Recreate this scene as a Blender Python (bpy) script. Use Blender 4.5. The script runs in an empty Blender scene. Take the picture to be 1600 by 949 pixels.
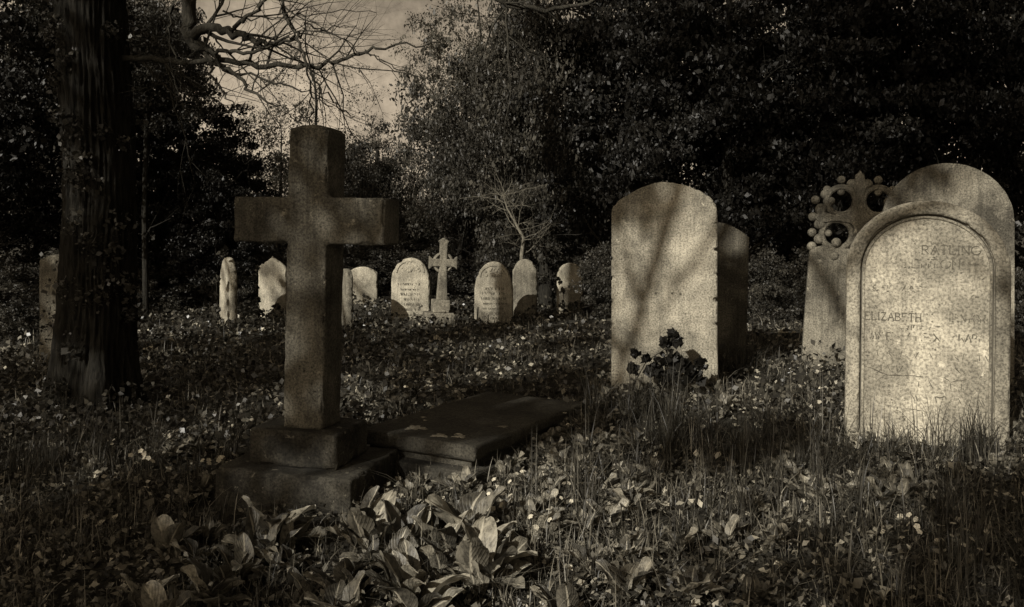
import bpy, bmesh, math, random
import numpy as np
from mathutils import Vector, Matrix, Euler

F = 1333.0          # focal length in photo pixels
HY = 360.0          # horizon row in the photo
CH = 1.45           # eye height
R = math.radians
sc = bpy.context.scene

# ---------------------------------------------------------------- camera
cam = bpy.data.cameras.new('camera')
camo = bpy.data.objects.new('camera', cam)
sc.collection.objects.link(camo)
camo.location = (0, 0, CH)
camo.rotation_euler = (R(90), 0, 0)
cam.sensor_width = 36
cam.lens = 36 * F / 1600
cam.shift_y = -(474.5 - HY) / 1600
cam.clip_end = 2000
cam.clip_start = 0.05
sc.camera = camo

# ---------------------------------------------------------------- light
LD = Vector((.50, .74, -.47)).normalized()      # direction the sunlight travels
ELEV = math.asin(-LD.z)
AZ = math.atan2(-LD.x, -LD.y)                  # compass angle of the sun from +Y
w = bpy.data.worlds.new('World')
sc.world = w
w.use_nodes = True
nt = w.node_tree
nt.nodes.clear()
sky = nt.nodes.new('ShaderNodeTexSky')
sky.sky_type = 'NISHITA'
sky.sun_disc = False
sky.sun_elevation = ELEV
sky.sun_rotation = AZ
sky.dust_density = 2.0
bw = nt.nodes.new('ShaderNodeRGBToBW')
nt.links.new(sky.outputs[0], bw.inputs[0])
tc = nt.nodes.new('ShaderNodeTexCoord')
n1 = nt.nodes.new('ShaderNodeTexNoise')
n1.inputs['Scale'].default_value = 3.2
n1.inputs['Detail'].default_value = 9
n1.inputs['Roughness'].default_value = .62
nt.links.new(tc.outputs['Generated'], n1.inputs['Vector'])
r1 = nt.nodes.new('ShaderNodeMapRange')
r1.inputs['From Min'].default_value = .32
r1.inputs['From Max'].default_value = .68
r1.inputs['To Min'].default_value = .78
r1.inputs['To Max'].default_value = 1.5
nt.links.new(n1.outputs['Fac'], r1.inputs['Value'])
n2 = nt.nodes.new('ShaderNodeTexNoise')
n2.inputs['Scale'].default_value = 70
n2.inputs['Detail'].default_value = 4
n2.inputs['Roughness'].default_value = .6
nt.links.new(tc.outputs['Generated'], n2.inputs['Vector'])
r2 = nt.nodes.new('ShaderNodeMapRange')
r2.inputs['From Min'].default_value = .3
r2.inputs['From Max'].default_value = .7
r2.inputs['To Min'].default_value = .72
r2.inputs['To Max'].default_value = 1.18
nt.links.new(n2.outputs['Fac'], r2.inputs['Value'])
mm = nt.nodes.new('ShaderNodeMath'); mm.operation = 'MULTIPLY'
nt.links.new(r1.outputs[0], mm.inputs[0]); nt.links.new(r2.outputs[0], mm.inputs[1])
m2 = nt.nodes.new('ShaderNodeMath'); m2.operation = 'MULTIPLY'
nt.links.new(bw.outputs[0], m2.inputs[0]); nt.links.new(mm.outputs[0], m2.inputs[1])
tint = nt.nodes.new('ShaderNodeMix'); tint.data_type = 'RGBA'; tint.blend_type = 'MULTIPLY'
tint.inputs[0].default_value = 1
nt.links.new(m2.outputs[0], tint.inputs[6])
tint.inputs[7].default_value = (1.0, .82, .60, 1)
bg = nt.nodes.new('ShaderNodeBackground')
bg.inputs['Strength'].default_value = 0.07
out = nt.nodes.new('ShaderNodeOutputWorld')
nt.links.new(tint.outputs[2], bg.inputs[0])
nt.links.new(bg.outputs[0], out.inputs[0])

sl = bpy.data.lights.new('sun', 'SUN')
sl.energy = 4.6
sl.angle = R(.55)
sl.color = (1, .95, .85)
so = bpy.data.objects.new('sun', sl)
sc.collection.objects.link(so)
so.rotation_euler = LD.to_track_quat('-Z', 'Y').to_euler()

vs = sc.view_settings
vs.view_transform = 'Standard'
vs.look = 'None'
vs.exposure = 0.64
vs.gamma = 1
vs.use_curve_mapping = False
sc.cycles.max_bounces = 5
sc.cycles.diffuse_bounces = 3
sc.cycles.transparent_max_bounces = 4
sc.cycles.use_denoising = True

# ---------------------------------------------------------------- helpers
col = sc.collection
TW = (1.0, .915, .72)           # warm monochrome cast of everything in the place


def tone(v, k=1.0):
    return (v * (1 + (TW[0] - 1) * k), v * (1 + (TW[1] - 1) * k), v * (1 + (TW[2] - 1) * k), 1)


def tag(o, label=None, cat=None, group=None, kind=None):
    if label: o['label'] = label
    if cat: o['category'] = cat
    if group: o['group'] = group
    if kind: o['kind'] = kind
    return o


def np_mesh(name, verts, faces, mat, rnd=None, uv=None, smooth=False):
    verts = np.asarray(verts, dtype=np.float32)
    faces = np.asarray(faces, dtype=np.int32)
    me = bpy.data.meshes.new(name)
    me.vertices.add(len(verts))
    me.vertices.foreach_set('co', verts.ravel())
    k = faces.shape[1]
    me.loops.add(faces.size)
    me.loops.foreach_set('vertex_index', faces.ravel())
    me.polygons.add(len(faces))
    me.polygons.foreach_set('loop_start', np.arange(0, faces.size, k, dtype=np.int32))
    me.update(calc_edges=True)
    if smooth:
        me.polygons.foreach_set('use_smooth', np.ones(len(faces), dtype=bool))
    if rnd is not None:
        a = me.attributes.new('rnd', 'FLOAT', 'FACE')
        a.data.foreach_set('value', np.asarray(rnd, dtype=np.float32))
    if uv is not None:
        ul = me.uv_layers.new(name='UVMap')
        ul.data.foreach_set('uv', np.asarray(uv, dtype=np.float32)[faces.ravel()].ravel())
    me.materials.append(mat)
    me.validate()
    return me


def add(name, me, parent=None, loc=None, rot=None, scale=None):
    o = bpy.data.objects.new(name, me)
    col.objects.link(o)
    if parent is not None: o.parent = parent
    if loc is not None: o.location = loc
    if rot is not None: o.rotation_euler = rot
    if scale is not None: o.scale = scale
    return o


def empty(name, loc, rot=(0, 0, 0)):
    o = bpy.data.objects.new(name, None)
    col.objects.link(o)
    o.location = loc
    o.rotation_euler = rot
    o.empty_display_size = .1
    return o


def bm_mesh(name, bm, mat, smooth=False):
    bmesh.ops.recalc_face_normals(bm, faces=bm.faces)
    me = bpy.data.meshes.new(name)
    bm.to_mesh(me)
    bm.free()
    me.materials.append(mat)
    if smooth:
        for p in me.polygons: p.use_smooth = True
    return me


def pt(px, py, d):
    return Vector(((px - 800) / F * d, d, CH + (HY - py) / F * d))


# terrain -------------------------------------------------------------
CP = np.array([
    (0, 1, -.02), (0, 3, 0.0), (-2, 3.2, -.02), (2.0, 3.2, .02), (-1.1, 4.6, -.05), (.1, 5.2, .06), (2.41, 5.0, .20),
    (3.1, 6.2, .27), (2.9, 7.2, .33), (1.15, 6.4, .26), (1.8, 7.6, .37), (-3.4, 6.9, .0), (-4.7, 8.7, .04),
    (-2, 12.5, .10), (0, 12.5, .09), (2, 12.8, .14), (-5, 12.5, .1), (5, 10, .36), (6, 7, .33), (4, 4, .1), (-4, 3, -.05),
    (-8, 8, .0), (0, 9, .12), (-2, 8, .04), (0, 17, .25), (8, 16, .4), (-8, 16, .25), (0, 24, .5), (14, 24, .6), (-14, 24, .5),
    (0, -6, -.05), (8, -4, 0), (-8, -4, -.1)], dtype=float)


def th(x, y):
    x = np.asarray(x, dtype=float); y = np.asarray(y, dtype=float)
    num = 0; den = 1e-9
    for cx, cy, cz in CP:
        s = 1.1 + .06 * max(cy, 0)
        wgt = np.exp(-((x - cx) ** 2 + (y - cy) ** 2) / (2 * s * s)) + 1e-4 / (1 + (x - cx) ** 2 + (y - cy) ** 2)
        num = num + wgt * cz; den = den + wgt
    z = num / den
    z = z + .018 * np.sin(x * 3.1 + 1.2 * np.sin(y * 2.3)) * np.sin(y * 2.7 + x) + .01 * np.sin(x * 7.3 + y * 5.1)
    return z


def patch(x, y, s=1.0, seed=0.0):
    a = x * s + seed; b = y * s - seed * 1.7
    v = (np.sin(a * 1.9 + 1.3 * np.sin(b * 1.1)) + np.sin(b * 2.3 + 1.1 * np.sin(a * 1.7 + 2)) +
         .6 * np.sin(a * 4.7 + b * 3.1 + seed) + .5 * np.sin(b * 6.1 - a * 4.3))
    return np.clip(v / 3.1 * .5 + .5, 0, 1)


# ---------------------------------------------------------------- materials
def new_mat(name, rough=.9, spec=.3):
    m = bpy.data.materials.new(name)
    m.use_nodes = True
    n = m.node_tree
    b = n.nodes['Principled BSDF']
    b.inputs['Roughness'].default_value = rough
    b.inputs['Specular IOR Level'].default_value = spec
    return m, n, b


def ramp(n, stops, src):
    r = n.nodes.new('ShaderNodeValToRGB')
    e = r.color_ramp.elements
    while len(e) < len(stops): e.new(.5)
    for i, (p, c) in enumerate(stops):
        e[i].position = p; e[i].color = c
    n.links.new(src, r.inputs[0])
    return r


def noise(n, vec, scale, detail=6, rough=.6, dist=0):
    t = n.nodes.new('ShaderNodeTexNoise')
    t.inputs['Scale'].default_value = scale
    t.inputs['Detail'].default_value = detail
    t.inputs['Roughness'].default_value = rough
    t.inputs['Distortion'].default_value = dist
    n.links.new(vec, t.inputs['Vector'])
    return t


def mixc(n, fac, a, b, mode='MIX'):
    m = n.nodes.new('ShaderNodeMix'); m.data_type = 'RGBA'; m.blend_type = mode
    for s, v in ((0, fac), (6, a), (7, b)):
        if hasattr(v, 'is_linked') or hasattr(v, 'links'): n.links.new(v, m.inputs[s])
        else: m.inputs[s].default_value = v
    return m.outputs[2]


def stone(name, light, dark, moss=.5, pits=.5, lichen=.3, seed=0, streak=.5, speck=.4, contrast=.14, grain=80):
    """weathered stone: blotches, vertical streaks, pits, crusty lichen and algae, all fixed to the stone"""
    m, n, b = new_mat(name, .93, .2)
    tc = n.nodes.new('ShaderNodeTexCoord')
    oi = n.nodes.new('ShaderNodeObjectInfo')
    mp = n.nodes.new('ShaderNodeVectorMath'); mp.operation = 'ADD'
    n.links.new(tc.outputs['Object'], mp.inputs[0])
    mp.inputs[1].default_value = (seed * 3.7, seed * 1.9, seed * 5.3)
    vec = mp.outputs[0]
    big = noise(n, vec, 2.6, 8, .66, .6)
    c1 = ramp(n, [(.5 - contrast, tone(dark)), (.5 + contrast, tone(light))], big.outputs['Fac'])
    # grain
    gr = noise(n, vec, grain, 4, .7)
    g = ramp(n, [(.40, (.42, .42, .42, 1)), (.50, (.95, .95, .95, 1)), (.62, (1.3, 1.3, 1.3, 1))], gr.outputs['Fac'])
    c = mixc(n, .85, c1.outputs[0], g.outputs[0], 'MULTIPLY')
    # vertical streaks
    ms = n.nodes.new('ShaderNodeMapping'); ms.inputs['Scale'].default_value = (34, 34, 2.6)
    n.links.new(vec, ms.inputs[0])
    st = noise(n, ms.outputs[0], .7, 6, .7, .8)
    s = ramp(n, [(.36, (1 - streak * .8,) * 3 + (1,)), (.56, (1, 1, 1, 1))], st.outputs['Fac'])
    c = mixc(n, .8, c, s.outputs[0], 'MULTIPLY')
    # dark algae blotches
    al = noise(n, vec, 9, 9, .72, .8)
    a = ramp(n, [(.5 + .1 * (1 - moss), (0, 0, 0, 1)), (.5 + .1 * (1 - moss) + .18, (1, 1, 1, 1))], al.outputs['Fac'])
    mk = n.nodes.new('ShaderNodeMath'); mk.operation = 'MULTIPLY'; mk.inputs[1].default_value = moss
    n.links.new(a.outputs[0], mk.inputs[0])
    c = mixc(n, mk.outputs[0], c, tone(dark * .45))
    # pits
    pv = n.nodes.new('ShaderNodeTexVoronoi'); pv.inputs['Scale'].default_value = 34
    pv.inputs['Randomness'].default_value = 1
    pw = noise(n, vec, 14, 3, .5)
    pm = n.nodes.new('ShaderNodeVectorMath'); pm.operation = 'MULTIPLY_ADD'
    n.links.new(pw.outputs['Color'], pm.inputs[0]); pm.inputs[1].default_value = (.05, .05, .05)
    n.links.new(vec, pm.inputs[2])
    n.links.new(pm.outputs[0], pv.inputs['Vector'])
    pr = ramp(n, [(.10, (1, 1, 1, 1)), (.24, (0, 0, 0, 1))], pv.outputs['Distance'])
    pn = noise(n, vec, 7, 4, .6)
    pg = ramp(n, [(.50, (0, 0, 0, 1)), (.60, (1, 1, 1, 1))], pn.outputs['Fac'])
    pk = n.nodes.new('ShaderNodeMath'); pk.operation = 'MULTIPLY'
    n.links.new(pr.outputs[0], pk.inputs[0]); n.links.new(pg.outputs[0], pk.inputs[1])
    pk2 = n.nodes.new('ShaderNodeMath'); pk2.operation = 'MULTIPLY'; pk2.inputs[1].default_value = pits
    n.links.new(pk.outputs[0], pk2.inputs[0])
    c = mixc(n, pk2.outputs[0], c, tone(dark * .25))
    # pale lichen
    ln = noise(n, vec, 22, 6, .7, .3)
    l2 = noise(n, vec, 4.5, 3, .5)
    lr = ramp(n, [(.60, (0, 0, 0, 1)), (.66, (1, 1, 1, 1))], ln.outputs['Fac'])
    l3 = ramp(n, [(.46, (0, 0, 0, 1)), (.56, (1, 1, 1, 1))], l2.outputs['Fac'])
    lk = n.nodes.new('ShaderNodeMath'); lk.operation = 'MULTIPLY'
    n.links.new(lr.outputs[0], lk.inputs[0]); n.links.new(l3.outputs[0], lk.inputs[1])
    lk2 = n.nodes.new('ShaderNodeMath'); lk2.operation = 'MULTIPLY'; lk2.inputs[1].default_value = lichen
    n.links.new(lk.outputs[0], lk2.inputs[0])
    c = mixc(n, lk2.outputs[0], c, tone(min(.62, light * 1.5 + .06)))
    n.links.new(c, b.inputs['Base Color'])
    bp = n.nodes.new('ShaderNodeBump'); bp.inputs['Strength'].default_value = .55
    bp.inputs['Distance'].default_value = .012
    sm = n.nodes.new('ShaderNodeMath'); sm.operation = 'SUBTRACT'
    n.links.new(gr.outputs['Fac'], sm.inputs[0]); n.links.new(pk2.outputs[0], sm.inputs[1])
    sa = n.nodes.new('ShaderNodeMath'); sa.operation = 'ADD'
    n.links.new(sm.outputs[0], sa.inputs[0]); n.links.new(al.outputs['Fac'], sa.inputs[1])
    n.links.new(sa.outputs[0], bp.inputs['Height'])
    n.links.new(bp.outputs[0], b.inputs['Normal'])
    return m


def leafmat(name, lo, hi, rough=.5, trans=.25, veins=False, spec=.4, ripple=30):
    m, n, b = new_mat(name, rough, spec)
    at = n.nodes.new('ShaderNodeAttribute'); at.attribute_name = 'rnd'
    r = ramp(n, [(0, tone(lo)), (.7, tone((lo + hi) / 2)), (1, tone(hi))], at.outputs['Fac'])
    c = r.outputs[0]
    if veins:
        uv = n.nodes.new('ShaderNodeUVMap')
        sp = n.nodes.new('ShaderNodeSeparateXYZ'); n.links.new(uv.outputs[0], sp.inputs[0])
        ab = n.nodes.new('ShaderNodeMath'); ab.operation = 'ABSOLUTE'; n.links.new(sp.outputs[0], ab.inputs[0])
        mid = ramp(n, [(.05, (1, 1, 1, 1)), (.12, (0, 0, 0, 1))], ab.outputs[0])
        k = n.nodes.new('ShaderNodeMath'); k.operation = 'MULTIPLY_ADD'; k.inputs[1].default_value = -.35
        n.links.new(ab.outputs[0], k.inputs[0]); n.links.new(sp.outputs[1], k.inputs[2])
        s = n.nodes.new('ShaderNodeMath'); s.operation = 'MULTIPLY'; s.inputs[1].default_value = 62
        n.links.new(k.outputs[0], s.inputs[0])
        sn = n.nodes.new('ShaderNodeMath'); sn.operation = 'SINE'; n.links.new(s.outputs[0], sn.inputs[0])
        vr = ramp(n, [(.0, (0, 0, 0, 1)), (.95, (1, 1, 1, 1))], sn.outputs[0])
        gc = n.nodes.new('ShaderNodeTexCoord')
        bl = noise(n, gc.outputs['Object'], 40, 5, .7)
        br = ramp(n, [(.38, (.3, .3, .3, 1)), (.5, (.9, .9, .9, 1)), (.66, (1.25, 1.25, 1.25, 1))], bl.outputs['Fac'])
        c = mixc(n, .9, c, br.outputs[0], 'MULTIPLY')
        mk = n.nodes.new('ShaderNodeMath'); mk.operation = 'MULTIPLY'; mk.inputs[1].default_value = .55
        n.links.new(mid.outputs[0], mk.inputs[0])
        c = mixc(n, mk.outputs[0], c, tone(hi * 1.5))
        bp = n.nodes.new('ShaderNodeBump'); bp.inputs['Strength'].default_value = .6
        bp.inputs['Distance'].default_value = .004
        vk = n.nodes.new('ShaderNodeMath'); vk.operation = 'MULTIPLY'; vk.inputs[1].default_value = .45
        n.links.new(vr.outputs[0], vk.inputs[0])
        ad = n.nodes.new('ShaderNodeMath'); ad.operation = 'ADD'
        n.links.new(vk.outputs[0], ad.inputs[0]); n.links.new(bl.outputs['Fac'], ad.inputs[1])
        n.links.new(ad.outputs[0], bp.inputs['Height']); n.links.new(bp.outputs[0], b.inputs['Normal'])
    n.links.new(c, b.inputs['Base Color'])
    if trans > 0:
        t = n.nodes.new('ShaderNodeBsdfTranslucent')
        n.links.new(c, t.inputs[0])
        mx = n.nodes.new('ShaderNodeMixShader'); mx.inputs[0].default_value = trans
        o = n.nodes['Material Output']
        n.links.new(b.outputs[0], mx.inputs[1]); n.links.new(t.outputs[0], mx.inputs[2])
        n.links.new(mx.outputs[0], o.inputs[0])
    return m


def barkmat(name, lo, hi, sc_=1.0):
    m, n, b = new_mat(name, .95, .15)
    tc = n.nodes.new('ShaderNodeTexCoord')
    mp = n.nodes.new('ShaderNodeMapping'); mp.inputs['Scale'].default_value = (22 * sc_, 22 * sc_, 4.5 * sc_)
    n.links.new(tc.outputs['Object'], mp.inputs[0])
    a = noise(n, mp.outputs[0], 1.6, 8, .7, .5)
    r = ramp(n, [(.38, tone(lo)), (.62, tone(hi))], a.outputs['Fac'])
    n.links.new(r.outputs[0], b.inputs['Base Color'])
    bp = n.nodes.new('ShaderNodeBump'); bp.inputs['Strength'].default_value = .9
    bp.inputs['Distance'].default_value = .03
    n.links.new(a.outputs['Fac'], bp.inputs['Height']); n.links.new(bp.outputs[0], b.inputs['Normal'])
    return m


M = {}
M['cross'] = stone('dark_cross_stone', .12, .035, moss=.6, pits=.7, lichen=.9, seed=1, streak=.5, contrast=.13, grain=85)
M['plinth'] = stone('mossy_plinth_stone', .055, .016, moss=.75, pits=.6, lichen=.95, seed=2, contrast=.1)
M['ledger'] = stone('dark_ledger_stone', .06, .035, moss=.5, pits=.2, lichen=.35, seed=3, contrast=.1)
M['pale'] = stone('pale_weathered_stone', .38, .18, moss=.38, pits=.8, lichen=.5, seed=4, streak=.35, contrast=.11, grain=60)
M['border'] = stone('algae_stained_border_stone', .30, .10, moss=.5, pits=.5, lichen=.4, seed=11, streak=.3, contrast=.15)
M['pale2'] = stone('streaked_grey_stone', .31, .11, moss=.45, pits=.7, lichen=.5, seed=5, streak=.35, contrast=.13)
M['pale3'] = stone('blotched_pale_stone', .36, .14, moss=.5, pits=.5, lichen=.4, seed=6, streak=.4, contrast=.12)
M['mid'] = stone('mottled_grey_stone', .20, .055, moss=.6, pits=.4, lichen=.5, seed=7, contrast=.12)
M['dim'] = stone('dim_algae_stone', .13, .05, moss=.5, pits=.3, lichen=.35, seed=8, contrast=.12)
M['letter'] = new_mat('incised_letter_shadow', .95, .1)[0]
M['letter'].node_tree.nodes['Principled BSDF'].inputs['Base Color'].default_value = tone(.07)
M['groove'] = new_mat('recess_shade', .95, .1)[0]  # flat dark colour painted as the shade inside groove, cracks and holes
M['groove'].node_tree.nodes['Principled BSDF'].inputs['Base Color'].default_value = tone(.06)
M['lichen'] = stone('crusty_white_lichen', .34, .22, moss=.1, pits=.2, lichen=.6, seed=9)
M['broad'] = leafmat('broad_leaf', .045, .34, .5, .22, veins=True, spec=.4)
M['small'] = leafmat('ground_leaf', .018, .38, .5, .25, spec=.45)
M['grass'] = leafmat('grass_blade', .016, .24, .5, .25, spec=.4)
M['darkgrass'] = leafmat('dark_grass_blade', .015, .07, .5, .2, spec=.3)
M['crown'] = leafmat('tree_leaf', .016, .075, .5, .3, spec=.3)
M['crown_dark'] = leafmat('yew_leaf', .004, .018, .5, .15, spec=.25)
M['crown_light'] = leafmat('pale_tree_leaf', .04, .17, .5, .3, spec=.3)
M['ivy'] = leafmat('ivy_leaf', .015, .08, .4, .15, spec=.45)
M['litter'] = leafmat('dead_leaf', .05, .50, .8, .15, spec=.2)
M['petal'] = leafmat('pale_petal', .5, .75, .6, .35, spec=.2)
M['bark'] = barkmat('tree_bark', .006, .022)
M['twig'] = barkmat('dark_twig_bark', .02, .05, 2)
M['paletwig'] = barkmat('pale_twig_bark', .07, .17, 2)

# soil
gm, gn, gb = new_mat('leaf_litter_soil', .95, .15)
gt = gn.nodes.new('ShaderNodeTexCoord')
ga = noise(gn, gt.outputs['Object'], 9, 9, .75, .3)
gr_ = ramp(gn, [(.35, tone(.012)), (.55, tone(.035)), (.72, tone(.085))], ga.outputs['Fac'])
gn.links.new(gr_.outputs[0], gb.inputs['Base Color'])
gbp = gn.nodes.new('ShaderNodeBump'); gbp.inputs['Strength'].default_value = .9; gbp.inputs['Distance'].default_value = .04
gn.links.new(ga.outputs['Fac'], gbp.inputs['Height']); gn.links.new(gbp.outputs[0], gb.inputs['Normal'])
M['soil'] = gm

# ---------------------------------------------------------------- ground
def axis(lo, hi, step, far):
    a = list(np.arange(lo, hi + 1e-6, step))
    v = hi; s = step
    while v < far: s *= 1.35; v += s; a.append(v)
    v = lo; s = step
    while v > -far: s *= 1.35; v -= s; a.insert(0, v)
    return np.array(a)


gx = axis(-9, 9, .12, 500); gy = axis(-2, 18, .12, 500)
XX, YY = np.meshgrid(gx, gy)
ZZ = th(XX, YY)
V = np.stack([XX.ravel(), YY.ravel(), ZZ.ravel()], 1)
nx = len(gx); ny = len(gy)
ii = (np.arange(ny - 1)[:, None] * nx + np.arange(nx - 1)[None, :]).ravel()
FF = np.stack([ii, ii + 1, ii + nx + 1, ii + nx], 1)
tag(add('ground', np_mesh('ground', V, FF, M['soil'], smooth=True)), kind='structure')


# ---------------------------------------------------------------- stone builders
def arch(wd, h, rise, kind='round', n=22):
    """outline (x, z) of a headstone from bottom left round over the top"""
    a = wd / 2; zs = h - rise
    pts = [(-a, -.35), (-a, zs)]
    for i in range(1, n):
        t = math.pi * (1 - i / n)
        if kind == 'round':
            x = a * math.cos(t); z = zs + rise * math.sin(t)
        elif kind == 'flat':
            x = a * (-1 + 2 * i / n); z = zs + rise * (1 - (x / a) ** 2)
        elif kind == 'gothic':
            x = a * (-1 + 2 * i / n); z = zs + rise * ((1 - abs(x / a) ** 2.2) ** .62)
        elif kind == 'ogee':
            x = a * (-1 + 2 * i / n); u = 1 - abs(x / a)
            z = zs + rise * (u ** .55 * .75 + .25 * u ** 4)
        elif kind == 'shoulder':
            x = a * (-1 + 2 * i / n)
            z = zs + (rise * math.sqrt(max(0, 1 - (x / (a * .86)) ** 2)) if abs(x) < a * .86 else 0)
        pts.append((x, z))
    pts += [(a, zs), (a, -.35)]
    return pts


def slab_bm(pts, thick, bev=.008, jitter=.0, seed=0, y0=0):
    rnd = random.Random(seed)
    bm = bmesh.new()
    vs_ = [bm.verts.new((x + rnd.uniform(-jitter, jitter), y0, z + rnd.uniform(-jitter, jitter))) for x, z in pts]
    f = bm.faces.new(vs_)
    r = bmesh.ops.extrude_face_region(bm, geom=[f])
    nv = [g for g in r['geom'] if isinstance(g, bmesh.types.BMVert)]
    for v in nv: v.co.y += thick
    bm.faces.ensure_lookup_table()
    if bev > 0:
        ed = [e for e in bm.edges if abs(e.verts[0].co.y - e.verts[1].co.y) < 1e-6]
        bmesh.ops.bevel(bm, geom=ed, offset=bev, segments=2, profile=.6, affect='EDGES', clamp_overlap=True)
    return bm


def frame_bm(po, pi, y0, y1, bev=.006):
    """band between two outlines of equal length, y0 front"""
    bm = bmesh.new()
    a = [bm.verts.new((x, y0, z)) for x, z in po]; b = [bm.verts.new((x, y0, z)) for x, z in pi]
    c = [bm.verts.new((x, y1, z)) for x, z in po]; d = [bm.verts.new((x, y1, z)) for x, z in pi]
    n = len(po)
    for i in range(n - 1):
        bm.faces.new((a[i], a[i + 1], b[i + 1], b[i]))
        bm.faces.new((c[i], d[i], d[i + 1], c[i + 1]))
        bm.faces.new((a[i], c[i], c[i + 1], a[i + 1]))
        bm.faces.new((b[i], b[i + 1], d[i + 1], d[i]))
    bm.faces.new((a[0], b[0], d[0], c[0])); bm.faces.new((a[-1], c[-1], d[-1], b[-1]))
    bmesh.ops.recalc_face_normals(bm, faces=bm.faces)
    if bev:
        ed = [e for e in bm.edges if len(e.link_faces) == 2 and e.calc_face_angle(0) > .9]
        bmesh.ops.bevel(bm, geom=ed, offset=bev, segments=2, profile=.6, affect='EDGES', clamp_overlap=True)
    return bm


def box_bm(cx, cy, z0, wx, wy, h, bev=.012, bm=None, taper=0, cuts=0, rough=0, seed=0):
    b = bmesh.new()
    bmesh.ops.create_cube(b, size=1)
    for v in b.verts:
        k = 1 - taper if v.co.z > 0 else 1
        v.co = Vector((cx + v.co.x * wx * k, cy + v.co.y * wy * k, z0 + (v.co.z + .5) * h))
    if bev:
        bmesh.ops.bevel(b, geom=b.edges[:], offset=bev, segments=3, profile=.6, affect='EDGES')
    if bm is None: return b
    me = bpy.data.meshes.new('t'); b.to_mesh(me); b.free()
    bm.from_mesh(me); bpy.data.meshes.remove(me)
    return bm


def roughen(me, amp, sc_=6, seed=0, levels=3):
    """worn, slightly uneven surface: subdivide and push along the normals"""
    bm = bmesh.new(); bm.from_mesh(me)
    bmesh.ops.subdivide_edges(bm, edges=[e for e in bm.edges if e.calc_length() > .06], cuts=levels, use_grid_fill=True)
    bmesh.ops.triangulate(bm, faces=[f for f in bm.faces if len(f.verts) > 4])
    bm.normal_update()
    for v in bm.verts:
        p = v.co * sc_ + Vector((seed, seed * 2, 0))
        from mathutils import noise as mn
        v.co += v.normal * (mn.noise(p) * amp + mn.noise(p * 3.1) * amp * .5)
    bm.to_mesh(me); bm.free()


def weather(me, voxel, amp, freq=9, seed=0, chip=.0):
    """worn stone: remeshed so that its arrises can erode, then pushed in and out"""
    o = bpy.data.objects.new('t', me); col.objects.link(o)
    md = o.modifiers.new('r', 'REMESH'); md.mode = 'VOXEL'; md.voxel_size = voxel; md.use_smooth_shade = False
    dg = bpy.context.evaluated_depsgraph_get(); dg.update()
    m2_ = bpy.data.meshes.new_from_object(o.evaluated_get(dg))
    bpy.data.objects.remove(o)
    from mathutils import noise as mn_
    ns_ = [v.normal.copy() for v in m2_.vertices]
    off = Vector((seed * 3.1, seed * 1.7, seed))
    cos_ = []
    for v, nn in zip(m2_.vertices, ns_):
        p = v.co * freq + off
        d = mn_.noise(p) * amp + mn_.noise(p * 3.7) * amp * .4
        e_ = 1 - max(abs(nn.x), abs(nn.y), abs(nn.z))      # arrises, where chips fall
        c_ = mn_.noise(p * 1.9 + off)
        if e_ > .06 and c_ > .05: d -= chip * min(1, (c_ - .05) * 4) * min(1, e_ * 5)
        cos_.append(v.co + nn * d)
    for v, c_ in zip(m2_.vertices, cos_): v.co = c_
    if not m2_.materials: m2_.materials.append(me.materials[0])
    for p in m2_.polygons: p.use_smooth = True
    m2_.name = me.name
    return m2_


# stroke lettering ------------------------------------------------------
def arcp(cx, cy, rx, ry, a0, a1, n=7):
    return [(cx + rx * math.cos(R(a0 + (a1 - a0) * i / n)), cy + ry * math.sin(R(a0 + (a1 - a0) * i / n))) for i in range(n + 1)]


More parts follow.
